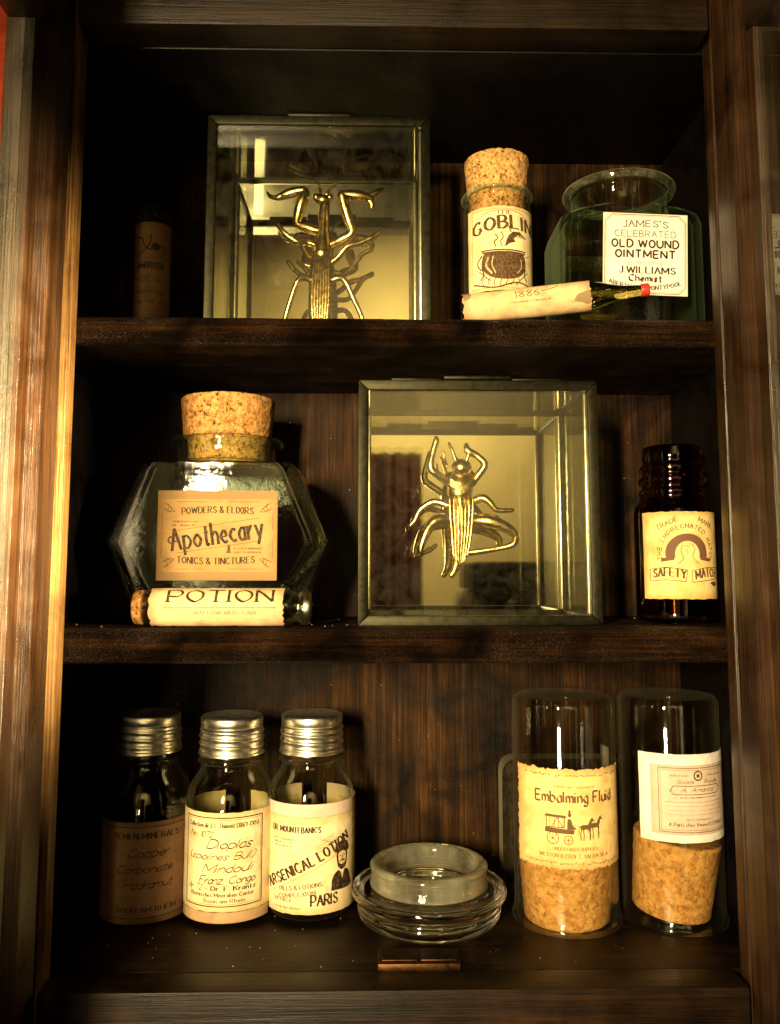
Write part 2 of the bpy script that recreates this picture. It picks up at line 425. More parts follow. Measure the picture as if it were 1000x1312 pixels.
STY = {  # thick, thin, nib angle, serif, shear, letter gap
 'roman': (2.1, .8, 0, 1, 0, 2.9), 'bold': (2.8, 1.0, 0, 1, 0, 3.2), 'sans': (1.6, 1.6, None, 0, 0, 2.7), 'heavy': (2.4, 2.4, None, 0, 0, 3.4),
 'black': (2.9, .7, 48, 0, 0, 2.5), 'script': (1.35, .6, 55, 0, .34, .9), 'slim': (1.1, .75, 0, 1, 0, 2.8), 'fancy': (2.5, 1.0, 25, 1, 0, 2.4)}
class Ink:
    """flat print in label space (mm), turned into one mesh that follows the label"""
    def __init__(s): s.v = []; s.f = []; s.k = 0
    def lay(s): s.k += 1; return .00022 + (s.k % 40) * .000004
    def strip(s, P, hw):
        """P list of 2D points, hw half width function of direction"""
        if len(P) < 2: return
        Q = []
        for k in range(len(P) - 1):
            a, b = P[k], P[k + 1]; m = max(1, math.ceil(math.hypot(b[0] - a[0], b[1] - a[1]) / 1.3))
            Q += [(a[0] + (b[0] - a[0]) * j / m, a[1] + (b[1] - a[1]) * j / m) for j in range(m)]
        P = Q + [P[-1]]
        h = s.lay(); o = len(s.v); n = len(P)
        for k in range(n):
            a = P[max(k - 1, 0)]; b = P[min(k + 1, n - 1)]
            dx, dy = b[0] - a[0], b[1] - a[1]; l = math.hypot(dx, dy) or 1e-6
            dx /= l; dy /= l; w = hw(dx, dy)
            s.v += [(P[k][0] - dy * w, P[k][1] + dx * w, h), (P[k][0] + dy * w, P[k][1] - dx * w, h)]
        for k in range(n - 1): s.f.append((o + 2 * k, o + 2 * k + 1, o + 2 * k + 3, o + 2 * k + 2))
    def line(s, P, w=.25, smooth=False):
        if smooth: P = catmull(P, 6)
        q = []
        for k in range(len(P) - 1):
            a, b = P[k], P[k + 1]; m = max(1, int(math.hypot(b[0] - a[0], b[1] - a[1]) / 2.5))
            q += [(a[0] + (b[0] - a[0]) * j / m, a[1] + (b[1] - a[1]) * j / m) for j in range(m)]
        q.append(P[-1])
        if smooth: s.strip(q, lambda x, y: w / 2); return
        # split at corners so that frames keep square corners
        cur = [q[0]]
        for k in range(1, len(q)):
            cur.append(q[k])
            if k < len(q) - 1:
                a = Vector((q[k][0] - q[k - 1][0], q[k][1] - q[k - 1][1])); b = Vector((q[k + 1][0] - q[k][0], q[k + 1][1] - q[k][1]))
                if a.length and b.length and a.angle(b, 0) > .3:
                    s.strip(cur, lambda x, y: w / 2); cur = [q[k]]
        s.strip(cur, lambda x, y: w / 2)
    def rect(s, x0, y0, x1, y1, w=.25): s.line([(x0, y0), (x1, y0), (x1, y1), (x0, y1), (x0, y0)], w)
    def poly(s, P, smooth=False):
        if smooth: P = catmull(list(P) + [P[0]], 5)[:-1]
        h = s.lay(); o = len(s.v)
        tri = tessellate_polygon([[Vector((x, y, 0)) for x, y in P]])
        bm = bmesh.new(); vv = [bm.verts.new((x, y, 0)) for x, y in P]
        for t in tri:
            try: bm.faces.new([vv[k] for k in t])
            except ValueError: pass
        for ax in (0, 1):
            lo = min(p[ax] for p in P); hi = max(p[ax] for p in P); c = lo + 1.2
            while c < hi:
                co = [0, 0, 0]; no = [0, 0, 0]; co[ax] = c; no[ax] = 1
                bmesh.ops.bisect_plane(bm, geom=bm.verts[:] + bm.edges[:] + bm.faces[:], plane_co=co, plane_no=no); c += 1.2
        bm.verts.index_update()
        s.v += [(q.co.x, q.co.y, h) for q in bm.verts]
        s.f += [tuple(o + q.index for q in f.verts) for f in bm.faces]; bm.free()
    def disc(s, x, y, rx, ry=None):
        ry = ry or rx
        s.poly([(x + rx * math.cos(2 * PI * k / 16), y + ry * math.sin(2 * PI * k / 16)) for k in range(16)])
    def text(s, txt, x, y, width, h, style='roman', rot=0, bow=0, jit=0, weight=1.0):
        """centred on x, baseline y, fitted to width, cap height h; bow lifts the middle (mm)"""
        tk, tn, nib, serif, shear, gap = STY[style]; tk *= weight; tn *= weight
        items = []; cx = 0
        for ch in txt:
            if ch == ' ': cx += 5; continue
            g = glyph(ch); wd = max(p[0] for st in g for p in st[1])
            items.append((cx, g)); cx += wd + gap + (1 if wd == 0 else 0)
        tot = max(cx - gap, 1); sx = width / tot; sy = h / 10; sc = (sx + sy) / 2 if sx < sy else sy
        ca, sa = math.cos(R(rot)), math.sin(R(rot))
        def hw(dx, dy):
            if nib is None: return tk * sc / 2
            n = R(nib); nx, ny = math.cos(n), math.sin(n)
            return (tn + (tk - tn) * abs(dx * ny - dy * nx)) * sc / 2
        for (gx, g) in items:
            jx, jy = random.uniform(-jit, jit), random.uniform(-jit, jit)
            def T(p):
                u = (gx + p[0] + shear * p[1] + jx) * sx - width / 2; v = (p[1] + jy) * sy
                q = 2 * u / width
                v += bow * (1 - q * q)
                return (x + u * ca - v * sa, y + u * sa + v * ca)
            for sm, P in g:
                Q = catmull(P, 5) if sm else P
                if not sm and len(P) > 2:
                    for k in range(len(P) - 1): s.strip([T(P[k]), T(P[k + 1])], hw)
                else: s.strip([T(p) for p in Q], hw)
                if serif:
                    for e, f in ((Q[0], Q[1]), (Q[-1], Q[-2])):
                        if e[1] in (0, 10, 6) and abs(f[1] - e[1]) > 1.2 * abs(f[0] - e[0]):
                            s.strip([T((e[0] - 1.35, e[1])), T((e[0] + 1.35, e[1]))], lambda a, b: tn * sc / 2)
    def scribble(s, x0, x1, y, h, w=.12):
        """a line of print too small to read"""
        x = x0
        while x < x1:
            d = random.uniform(.5, 1.1) * h
            k = random.random()
            if k < .82:
                s.strip([(x, y), (x + d * .12, y + h * random.uniform(.7, 1))], lambda a, b: w / 2)
                s.strip([(x + d * .1, y + h * random.uniform(.1, .8)), (x + d * .5, y + h * random.uniform(.1, .9))], lambda a, b: w / 2.6)
            x += d * .75
    def scale(s, k, x0=0, y0=0):
        s.v = [(x0 + (x - x0) * k, y0 + (y - y0) * k, h) for x, y, h in s.v]; return s
    def build(s, name, mat, parent, fmap):
        mb = MB(); mb.v = [fmap(x / 1000, y / 1000, h) for x, y, h in s.v]; mb.f = s.f
        return mb.build(name, mat, parent, smooth=0)
def cyl_map(Rr, z0, rz=0, ax=0, ay=0):
    """label wrapped on an upright cylinder, centre facing -y"""
    def f(u, v, h):
        a = u / Rr - PI / 2 + rz
        return (ax + (Rr + h) * math.cos(a), ay + (Rr + h) * math.sin(a), z0 + v)
    return f
def flat_map(x0, y0, z0, tilt=0):
    c, sn = math.cos(tilt), math.sin(tilt)
    return lambda u, v, h: (x0 + u * c - v * sn, y0 - h, z0 + u * sn + v * c)
def sheet(w, h, fmap, name, mat, parent, th=.00012, wav=0.0, nx=28, ny=10, torn=0.0, lift=0.00003):
    """a paper label with thickness; edges slightly uneven"""
    def edge(t, k): return torn * noise.noise(Vector((t * 900, k * 7.1, .3)))
    vs = []; fs = []
    for hh in (lift + th, lift):
        for j in range(ny + 1):
            for i in range(nx + 1):
                u = -w / 2 + w * i / nx; v = -h / 2 + h * j / ny
                if j in (0, ny): v += edge(u, j)
                if i in (0, nx): u += edge(v, i + 3)
                vs.append(fmap(u, v, hh + (wav * max(0, noise.noise(Vector((u * 90, v * 90, w)))) if wav else 0)))
    m = (nx + 1) * (ny + 1)
    for j in range(ny):
        for i in range(nx):
            a = j * (nx + 1) + i
            fs.append((a, a + 1, a + nx + 2, a + nx + 1)); b = a + m
            fs.append((b, b + nx + 1, b + nx + 2, b + 1))
    for i in range(nx):
        fs.append((i, i + m, i + 1 + m, i + 1)); a = ny * (nx + 1) + i; fs.append((a, a + 1, a + 1 + m, a + m))
    for j in range(ny):
        a = j * (nx + 1); fs.append((a, a + nx + 1, a + nx + 1 + m, a + m)); b = a + nx; fs.append((b, b + m, b + nx + 1 + m, b + nx + 1))
    mb = MB(); mb.add(vs, fs)
    o = mb.build(name, mat, parent, smooth=40)
    uv = o.data.uv_layers.new(name='UVMap').data
    for l in o.data.loops:
        g = l.vertex_index % m; uv[l.index].uv = ((g % (nx + 1)) / nx, (g // (nx + 1)) / ny)
    return o

# ------------------------------------------------------------------ the setting and the cabinet
FZ, S2, S1, CZ = .0145, .174, .3325, .4755     # floor, shelves, ceiling
XI, XW, XO, YB = .163, .1835, .1865, .140     # frame opening, side walls, outside, back
mb = MB(); box(mb, -1.2, 1.2, .160, .19, -.9, 1.4)
tag(mb.build('wall', 'red_plaster', None), None, None, None, 'structure')
mb = MB(); box(mb, -1.8, 1.8, -2.45, -2.40, -.9, 2.6)
tag(mb.build('room_wall', 'beige_plaster', None), None, None, None, 'structure')

mb = MB(); vs = []; fs = []; nx = 90
for i in range(nx + 1):
    x = -.30 + .46 * i / nx; y = -2.36 + .022 * math.sin(i * .62) + .008 * math.sin(i * 1.7)
    vs += [(x, y, -.85), (x, y, .64), (x, y - .003, .64), (x, y - .003, -.85)]
for i in range(nx):
    for q in range(4): fs.append((4 * i + q, 4 * i + 4 + q, 4 * i + 4 + (q + 1) % 4, 4 * i + (q + 1) % 4))
fs += [(0, 1, 2, 3), (4 * nx + 3, 4 * nx + 2, 4 * nx + 1, 4 * nx)]
mb.add(vs, fs); plain('red_cloth', (.055, .010, .008), .8)
tag(mb.build('dummy', 'red_cloth', None, 60), 'dark red curtain standing in for the camera operator in the grasshopper box mirror', 'dummy')  # added cloth giving the mirror a dark red shape like the operator
ch = thing('wooden_placeholder', 'dark wooden chest standing in for the camera operator low in the grasshopper box mirror', 'placeholder', (.56, -2.12, -.85))  # added unseen box imitating the operator's dark reflection low in the mirror
for nm, q in (('body', (-.26, .26, -.2, .2, 0, 1.0)), ('lid', (-.27, .27, -.21, .21, 1.004, 1.09))):
    m = MB(); box(m, *q); m.build(nm, 'wood_side', ch, 35, None, None, .008)
cab = thing('wooden_cabinet', 'dark stained wooden wall cabinet with two shelves and open glazed doors', 'cabinet', (0, 0, 0))
def cbox(name, mat, x0, x1, y0, y1, z0, z1, bev=.0012, parent=None):
    cx, cy, cz = (x0 + x1) / 2, (y0 + y1) / 2, (z0 + z1) / 2
    m = MB(); box(m, x0 - cx, x1 - cx, y0 - cy, y1 - cy, z0 - cz, z1 - cz)
    return m.build(name, mat, parent or cab, 35, (cx, cy, cz), None, bev)
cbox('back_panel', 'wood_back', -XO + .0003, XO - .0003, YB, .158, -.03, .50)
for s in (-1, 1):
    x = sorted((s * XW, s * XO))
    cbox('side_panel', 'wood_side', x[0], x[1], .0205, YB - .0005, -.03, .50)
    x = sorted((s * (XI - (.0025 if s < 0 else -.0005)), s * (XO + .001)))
    cbox('face_stile', 'wood_frame_lit' if s < 0 else 'wood_door', x[0], x[1], .010, .020, -.04, .515, .0016)  # left stile's wood lightened to look lit, right one darker as if shaded
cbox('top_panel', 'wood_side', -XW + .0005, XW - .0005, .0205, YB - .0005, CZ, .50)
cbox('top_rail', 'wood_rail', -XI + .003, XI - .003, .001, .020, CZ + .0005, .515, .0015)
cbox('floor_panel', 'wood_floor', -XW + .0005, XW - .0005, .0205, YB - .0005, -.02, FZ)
cbox('bottom_rail', 'wood_floor', -XI + .003, XI - .003, .001, .020, -.04, FZ + .0005, .0015)
def shelf(z, th):
    prof = fillet([(YB - .001, z), (.023, z), (.0225, z - th), (YB - .001, z - th)], .0062, 6)
    m = MB(); vs = []; fs = []; n = len(prof); nx = 90
    x0, x1 = -XW + .0005, XW - .0005
    zc = z - th / 2
    for i in range(nx + 1):
        x = x0 + (x1 - x0) * i / nx
        for (y, zz) in prof:
            d = 0
            if y < .034:
                d = .0006 * noise.noise(Vector((x * 45, zz * 60, z * 50))) + .00022 * noise.noise(Vector((x * 240, zz * 260, z * 9)))
            vs.append((x, y + d, zz - zc - abs(d) * .4 * (1 if zz > zc else -1)))
    for i in range(nx):
        for k in range(n):
            a, b = i * n + k, i * n + (k + 1) % n
            fs.append((a, a + n, b + n, b))
    fs.append(tuple(range(n))); fs.append(tuple(nx * n + k for k in range(n - 1, -1, -1)))
    m.add(vs, fs)
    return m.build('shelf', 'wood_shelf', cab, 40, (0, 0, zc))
shelf(S1, .0150); shelf(S2, .0178)

# doors, swung open square to the front
def door(s):
    cx, cy, cz = s * (XI + .009), -.011, .24
    m = MB(); sec = [(XI, .006), (XI, -.013), (XI + .0045, -.0205), (XI + .0045, -.029), (XI + .018, -.029), (XI + .018, .006)]
    n = len(sec); m.add([(s * q - cx, y - cy, z - cz) for z in (-.02, .5) for q, y in sec], [tuple(range(n)), tuple(range(2 * n - 1, n - 1, -1))] + [(k, (k + 1) % n, n + (k + 1) % n, n + k) for k in range(n)])
    d = m.build('door', 'wood_door', cab, 30, (cx, cy, cz), None, .0007)
    def sub(name, mat, x0, x1, y0, y1, z0, z1, bev=.0014):
        X = sorted((s * x0, s * x1)); c = ((X[0] + X[1]) / 2, (y0 + y1) / 2, (z0 + z1) / 2)
        m = MB(); box(m, X[0] - c[0], X[1] - c[0], y0 - c[1], y1 - c[1], z0 - c[2], z1 - c[2])
        return m.build(name, mat, d, 35, (c[0] - cx, c[1] - cy, c[2] - cz), None, bev)
    a, b = XI, XI + .018
    sub('top_rail', 'wood_door_rail', a + .0003, b - .0003, -.150, -.0292, .457, .4997)
    sub('bottom_rail', 'wood_door_rail', a + .0003, b - .0003, -.150, -.0292, -.0197, .026)
    sub('outer_stile', 'wood_door', a, b, -.178, -.1502, -.02, .500)
    sub('glass_pane', 'glass_door', a + .007, a + .0095, -.1500, -.0294, .0262, .4568, 0)
    for z in (.08, .40): 
        h = MB(); lathe(h, fillet([(.0002, -.014), (.0022, -.014), (.0022, .014), (.0002, .014)], .0006, 2), 14)
        h.build('hinge', 'brass_dark', d, 35, (s * (XI + .0205) - cx, .0078 - cy, z - cz))
    return d
door(-1); door(1)
# magnetic catch strike let into the floor
cp = thing('catch_plate', 'small brown metal catch plate on cabinet floor before the glass dish', 'catch plate', (.0115, .0265, FZ))
mb = MB(); box(mb, -.0195, .0195, -.0085, .0085, .0003, .0042); mb.build('housing', 'brass_dark', cp, 35, None, None, .0008)
mb = MB(); box(mb, -.0175, -.001, -.0062, .0062, .0043, .0050); mb.build('strike', 'brass_dark', cp, 35, None, None, .0003)
mb = MB(); box(mb, .001, .0175, -.0062, .0062, .0043, .0050); mb.build('strike', 'brass_dark', cp, 35, None, None, .0003)

# ------------------------------------------------------------------ cork, caps
def cork(parent, r0, r1, h, loc, mat='cork', rot=None, seed=0, name='cork'):
    """tapered stopper, radius r0 at the bottom, r1 at the top, with pits and uneven edge"""
    prof = fillet([(.0004, 0), (r0, 0), (r0 + (r1 - r0) * .34, h * .34), (r0 + (r1 - r0) * .67, h * .67), (r1, h), (.0004, h)], r1 * .055, 3)
    dense = []
    for k in range(len(prof) - 1):
        a, b = prof[k], prof[k + 1]; m = max(1, int(math.hypot(b[0] - a[0], b[1] - a[1]) / .0011))
        dense += [(a[0] + (b[0] - a[0]) * j / m, a[1] + (b[1] - a[1]) * j / m) for j in range(m)]
    dense.append(prof[-1])
    def fn(r, z, a):
        p = Vector((r * math.cos(a), r * math.sin(a), z + seed)) 
        q = noise.noise(p * 420); w = noise.noise(p * 900)
        d = .00018 * w + .00015 * q - (.0011 * max(0, noise.noise(p * 330 + Vector((3, 1, 2))) - .36) * 2)
        top = z > h * .97
        return max(.0002, r + (d if r > r1 * .5 else 0)), z + (d * .8 if top else 0)
    m = MB(); lathe(m, dense, 110, None, fn)
    return m.build(name, mat, parent, 60, loc, rot)
def shell(profile, t):
    """outer profile (r,z) bottom to top -> closed shell profile with wall thickness t"""
    inner = [(max(r - t, .0005), max(z, profile[0][1] + t * 1.2)) for r, z in profile if r > t * 1.5]
    return profile + inner[::-1]

# ------------------------------------------------------------------ three screw-capped bottles on the floor
def capped_bottle(label, x, y, rz):
    b = thing('capped_bottle', label, 'bottle', (x, y, FZ), rz, 'screw-capped bottles on the cabinet floor')
    out_ = [(.0005, .0004), (.021, .0004), (.0245, .0045), (.0247, .060), (.0228, .0690), (.0174, .0765), (.0163, .0790), (.0163, .0812), (.0185, .0818), (.0185, .0832), (.0155, .0842), (.0155, .1030)]
    prof = fillet(out_, .006, 5)
    m = MB(); lathe(m, shell(prof, .0016), 72); m.build('glass_body', 'glass_clear', b, 40)
    base = [(.0006, 0), (.0180, 0), (.0186, .0006), (.0185, .0016)] + [(.0177, .0022 + k * .0005) for k in range(0, 31)] + [(.0174, .0182), (.0168, .0190), (.0174, .0198), (.0175, .0250), (.0167, .0262), (.0155, .0266), (.0006, .0266)]
    def fn(r, z, a):
        if .0021 < z < .0175 and r > .017:
            ph = 2 * PI * (z - .0022) / .0050 + a
            env = min(1, (z - .0021) / .001, (.0175 - z) / .001)
            return r + .00052 * max(-.4, math.sin(ph)) * env, z
        return r, z
    c = MB(); lathe(c, base, 84, None, fn); c.v = [(q[0], q[1], q[2] * .80) for q in c.v]; c.build('screw_cap', 'aluminium', b, 50, (0, 0, .0862 + .0006 * math.sin(x * 300)), (0, 0, x * 40))
    return b
B1 = capped_bottle('metal-capped bottle with brown label in shadow against the cabinet side', -.138, .096, .12)
B2 = capped_bottle('metal-capped bottle with bordered label of handwritten script', -.0905, .0925, 0)
B3 = capped_bottle('metal-capped bottle with slanting arsenical lotion label and portrait', -.0455, .0965, 0)
RB = .0247
# bottle one: dim brown label
f = cyl_map(RB, .0275, .1); lb = sheet(.060, .052, f, 'paper_label', 'paper_dark', B1)
k = Ink(); k.rect(-22, -23, 24, 23.5, .4); k.text('YEMEN MINERALS', 1, 17.5, 36, 3.0, 'bold')
k.text('Copper', 2, 8, 22, 4.5, 'script'); k.text('Carbonate', 0, 0, 30, 4.0, 'script'); k.text('Hadramut', 2, -8, 26, 4, 'script')
k.text('BONN AM RHEIN', 2, -20, 32, 2.4, 'roman'); k.build('lettering', 'ink', lb, f)
# bottle two: mineral collection label
f = cyl_map(RB, .0340, -.02); lb = sheet(.1400, .0505, f, 'paper_label', 'paper_cream', B2, torn=.0004, nx=70)
f2 = cyl_map(RB, .0058, -.02); sheet(.0585, .0055, f2, 'paper_strip', 'paper_brown', B2)
k = Ink(); k.rect(-23.2, -22.5, 23.2, 22.6, .55); k.rect(-22.2, -21.5, 22.2, 21.6, .16)
k.text('Collection de J. L. Dumont (1869-1905)', 0, 17.6, 41, 2.3, 'roman'); k.text('No. 1072', -12, 12.6, 15, 3.0, 'script')
k.text('Dioplas', 4, 7.0, 24, 4.6, 'script'); k.text('(spolinés Bull.)'.replace('é', 'e'), -1, 1.2, 38, 3.6, 'script')
k.text('Mindouli', 3, -5.2, 27, 4.2, 'script'); k.text('Franz. Congo', 3, -11.0, 31, 3.9, 'script')
k.text('Ar 72 -', -14, -14.6, 13, 3.0, 'script'); k.text('Dr. F. Krantz', 7, -14.4, 24, 2.2, 'bold')
k.build('lettering', 'ink', lb, f)
k = Ink(); k.text('Rheinisches Mineralien-Contor', 0, -17.6, 36, 2.0, 'roman'); k.text('Bonn am Rhein', 2, -20.6, 22, 1.9, 'roman'); k.build('small_print', 'ink_brown', lb, f)
# bottle three: arsenical lotion
f = cyl_map(RB, .0305, .0); lb = sheet(.1400, .0500, f, 'paper_label', 'paper_cream', B3, torn=.0004, nx=70)
f2 = cyl_map(RB, .0588, .0); sheet(.1400, .0070, f2, 'paper_strip', 'paper_pink', B3, nx=70)
k = Ink(); k.text("DR. MOUNTEBANK'S", -7.5, 17.0, 29, 3.0, 'bold'); k.text('ARSENICAL LOTION', .5, -1.2, 55, 5.2, 'bold', 27)
k.text('PARIS', 9.5, -20.5, 15, 5.4, 'fancy'); k.build('lettering', 'ink', lb, f)
k = Ink(); k.line([(-26, -9.5), (24, 16)], .2); k.line([(-22, -15), (18, 5.5)], .2)
for yy, a, b_ in ((12.6, -21, -8), (10.8, -21, -9), (9.0, -20, -8)): k.scribble(a, b_, yy, 1.2, .2)
k.text('PILLS & LOTIONS', -4, -12.2, 24, 2.2, 'roman', 8); k.text('COMPLEXION', -6, -16.0, 21, 2.0, 'roman', 8); k.text('VENICE', -14, -19.0, 12, 1.8, 'roman'); k.scribble(-20, -4, -22.5, 1.2, .2)
for q in range(5): k.line([(2 + q * .6, 12 - q), (5 + q * 2, 15 - q), (8 + q * 2, 12.8 - q * .6), (12 + q, 15 - q * .3)], .16, True)
k.build('small_print', 'ink_brown', lb, f)
k = Ink()   # the gentleman at the edge
k.poly([(13.2, -14), (13.6, -8.5), (15.4, -5.4), (18, -4.2), (20.4, -6.4), (22.6, -4.2), (25.4, -5.6), (27, -9), (27.2, -14)], True)
k.poly([(16.6, 1.0), (16.4, 4.4), (17.6, 7.2), (20.4, 8.2), (23.4, 7.2), (24.6, 4.2), (24.2, 1.0), (23.4, -2.4), (20.5, -4.2), (17.6, -2.4)], True)
k.poly([(15.4, 5.0), (16.0, 9.4), (20.4, 11.0), (24.8, 9.4), (25.6, 5.0), (20.4, 6.4)], True)
k.build('portrait', 'ink', lb, f)
k = Ink(); k.k = 20; k.poly([(17.6, 1.6), (17.8, 4.6), (20.4, 5.6), (23, 4.6), (23.2, 1.6), (22.4, -.6), (20.4, -1.4), (18.4, -.6)], True); k.poly([(19.2, -5.4), (20.4, -9), (21.6, -5.4), (20.4, -6.6)]); k.build('portrait_face', 'paper_cream', lb, f)
k = Ink(); k.k = 30; k.line([(18.3, 3.2), (19.6, 3.4)], .45); k.line([(21.1, 3.4), (22.5, 3.2)], .45); k.line([(20.4, 3), (20.0, 1.4), (20.7, 1.2)], .3); k.line([(18.8, .4), (20.4, .9), (22, .4)], .7, True); k.build('portrait_features', 'ink', lb, f)

# ------------------------------------------------------------------ heavy glass lid / dish, upside down
jar = thing('glass_dish', 'empty thick clear glass dish with raised ring and wide flange', 'dish', (.0200, .0790, FZ))
pr = [(.0008, .0006), (.0310, .0006), (.0375, .0028), (.0392, .0080), (.0372, .0112), (.0410, .0135), (.0424, .0165), (.0412, .0190), (.0355, .0182), (.0330, .0186), (.0240, .0186), (.0230, .0130), (.0190, .0080), (.0008, .0065)]
m = MB(); lathe(m, fillet(pr, .0020, 4), 96); m.build('glass_body', 'glass_lid', jar, 60)
pr = [(.0246, .0189), (.0322, .0189), (.0312, .0240), (.0314, .0275), (.0322, .0292), (.0302, .0310), (.0268, .0308), (.0254, .0280), (.0250, .0230), (.0246, .0190)]
m = MB(); lathe(m, fillet(pr, .0014, 4), 96); m.f = m.f[:-2]; m.build('glow_collar', 'cream_glow_glass', jar, 60)  # ring's refracted light is put into its cream colour
pr = [(.0030, .0072), (.0188, .0084), (.0226, .0132), (.0234, .0183), (.0224, .0183), (.0214, .0136), (.0180, .0092), (.0030, .0080)]
m = MB(); lathe(m, fillet(pr, .0006, 2), 72); m.f = m.f[:-2]; m.build('glow_well', 'cream_glow_glass', jar, 60)  # added lining whose cream tone stands for light inside the glass

# ------------------------------------------------------------------ two inverted corked vials and the tumbler behind
def inverted_vial(label, x, y, r, h, tilt=0):
    b = thing('inverted_vial', label, 'vial', (x, y, FZ), 0, 'corked vials standing on their mouths')
    o = fillet([(r + .0012, .0005), (r + .0016, .0025), (r + .0002, .005), (r, .012), (r, h - .001), (.0006, h)], .0055, 6)
    o = [(r - .0014, .0005)] + o
    t = .0014
    inner = [(max(.0006, q - t), min(z, h - t * 1.4)) for q, z in o[1:] if z > .004]
    m = MB(); lathe(m, o + inner[::-1] + [(r - .0014, .0006)], 80); m.build('glass_body', 'glass_vial', b, 40)
    return b
EV = inverted_vial('corked vial standing upside down with ragged yellow carriage label', .0955, .0810, .0280, .1205)
cork(EV, .0230, .0258, .0415, (0, 0, .0012), 'cork_amber', (R(2), R(-1), 0), .2)
f = cyl_map(.0281, .0592, -.03); fe = f; fi = lambda u, v, h: fe(u, v, h + .00022)
lb = sheet(.0690, .0500, f, 'paper_label', 'paper_gold', EV, torn=.0012, nx=60, ny=44, wav=.0002)
k = Ink()
for xx in range(-31, 32, 2): k.scribble(xx, xx + 1.2, -25.5 + random.uniform(-.5, .5), 1.2, .3)
k.scale(.89).build('border_print', 'ink_pale', lb, fi); k = Ink()
for xx in range(-31, 32, 2): k.scribble(xx, xx + 1.2, 24.2 + random.uniform(-.5, .5), 1.2, .3)
k.scribble(-12, 12, 17.5, 1.6, .25); k.scale(.89).build('border_print', 'ink_pale', lb, fi); k = Ink(); k.text('UNDERTAKER SUPPLIES', 0, -17.5, 26, 1.8, 'roman'); k.text('WESTON & CROFT, SALEM. M. A.', 0, -21.5, 42, 2.0, 'roman')
k.scale(.9).build('small_print', 'ink_pale', lb, fi)
k = Ink(); k.text('Embalming Fluid', .5, 9.0, 46, 6.0, 'black', 0, 0, 0, .85)
# horse-drawn carriage
def wheel(x, y, r):
    k.line([(x + r * math.cos(a * PI / 6), y + r * math.sin(a * PI / 6)) for a in range(13)], .35, True)
    for a in range(4): k.line([(x - r * math.cos(a * PI / 4), y - r * math.sin(a * PI / 4)), (x + r * math.cos(a * PI / 4), y + r * math.sin(a * PI / 4))], .18)
wheel(-12.5, -10.5, 3.2); wheel(-4, -11.2, 2.4)
k.poly([(-17, -7.5), (-1, -8), (-.6, -5.6), (-16.8, -4.8)]); k.rect(-16, -4.6, -6, 1.2, .45); k.poly([(-17, 1.0), (-5, .6), (-5.4, 2.0), (-16.4, 2.4)])
for q in range(4): k.line([(-14 + q * 2.4, -4.6), (-14 + q * 2.4, 1)], .3)
k.line([(-13, -4.4), (-10, .8), (-7, -4.4)], .4)
k.poly([(-4.6, -5.4), (-4.4, -.8), (-3.2, .4), (-2.2, -.8), (-1.4, -3.4), (.4, -5.2)], True); k.disc(-3.2, 2.2, .9, 1.0); k.poly([(-4.4, 2.9), (-2, 2.9), (-2.6, 3.3), (-2.7, 5.0), (-3.8, 5.0), (-3.8, 3.3)])
k.line([(-1, -3), (6, -4.6), (13, -3.2)], .22)
for dx, dy in ((0, 0), (5.4, .7)):
    k.poly([(2.6 + dx, -3.6 + dy), (4 + dx, -2.9 + dy), (7 + dx, -3.0 + dy), (8.3 + dx, -.6 + dy), (9.6 + dx, 1.0 + dy), (10 + dx, 0 + dy), (11 + dx, -1.2 + dy), (10.2 + dx, -1.6 + dy), (9.4 + dx, -1.1 + dy), (9 + dx, -3.4 + dy), (8 + dx, -5.4 + dy), (4 + dx, -5.6 + dy), (2.8 + dx, -5.2 + dy)])
    for lx, kx in ((3.3, -.6), (4.2, .4), (7.6, .8), (8.3, -.3)): k.line([(lx + dx, -5 + dy), (lx + kx + dx, -8.3 + dy), (lx + kx * .6 + dx, -11.4 + dy)], .5)
    k.line([(2.7 + dx, -3.6 + dy), (1.7 + dx, -5.4 + dy), (1.9 + dx, -8 + dy)], .35, True)
k.scale(.93).build('lettering', 'ink_sepia', lb, fi)
CV = inverted_vial('corked vial standing upside down with white-edged certificate label', .1545, .0815, .0272, .1205)
cork(CV, .0206, .0232, .0400, (-.0016, 0, .0042), 'cork_amber', (R(3), R(6), 0), .7)
f = cyl_map(.0273, .0690, .16); lb = sheet(.0600, .0450, f, 'paper_label', 'paper_white', CV, torn=.0003)
f2 = cyl_map(.02745, .0682, .21); pn = sheet(.0500, .0355, f2, 'printed_panel', 'paper_pink', CV, th=.00003)
f3 = cyl_map(.02752, .0682, .21)
k = Ink(); k.rect(-23.5, -18.5, 23.5, 18.5, .35); k.rect(-22.3, -17.3, 22.3, 17.3, .15); k.line([(-17, 5), (-15, 8.2), (15, 8.2), (17, 5.8), (15, 3.2), (-15, 3.2), (-17, 5.8)], .4)
k.line([(2.6 * math.cos(a * PI / 6), 14 + 2.6 * math.sin(a * PI / 6)) for a in range(13)], .8, True); k.disc(0, 14, 1.1)
k.text('Societe', -8, 9.6, 10, 2.2, 'script'); k.text('Royale', 9, 9.6, 10, 2.2, 'script'); k.text('A. Amanita', 0, 4.6, 22, 2.6, 'script')
k.scribble(-19, -6, 13.6, 1.2, .2); k.scribble(6, 19, 13.6, 1.2, .2); k.scribble(-14, 14, 1.0, 1.0, .2); k.line([(-20, -1.2), (20, -1.2)], .15)
k.text('A Paris chez Veuve ELEPHAS', 0, -15, 36, 1.9, 'roman'); k.scribble(-8, 8, -11.6, .9, .18)
for yy in (-3.6, -6, -8.4): k.line([(-19, yy), (19, yy)], .1)
k.scale(.88).build('lettering', 'ink_brown', pn, f3)
tb = thing('glass_plate', 'thick clear glass plate standing upright behind the carriage-label vial', 'glass plate', (.1040, .1250, FZ))
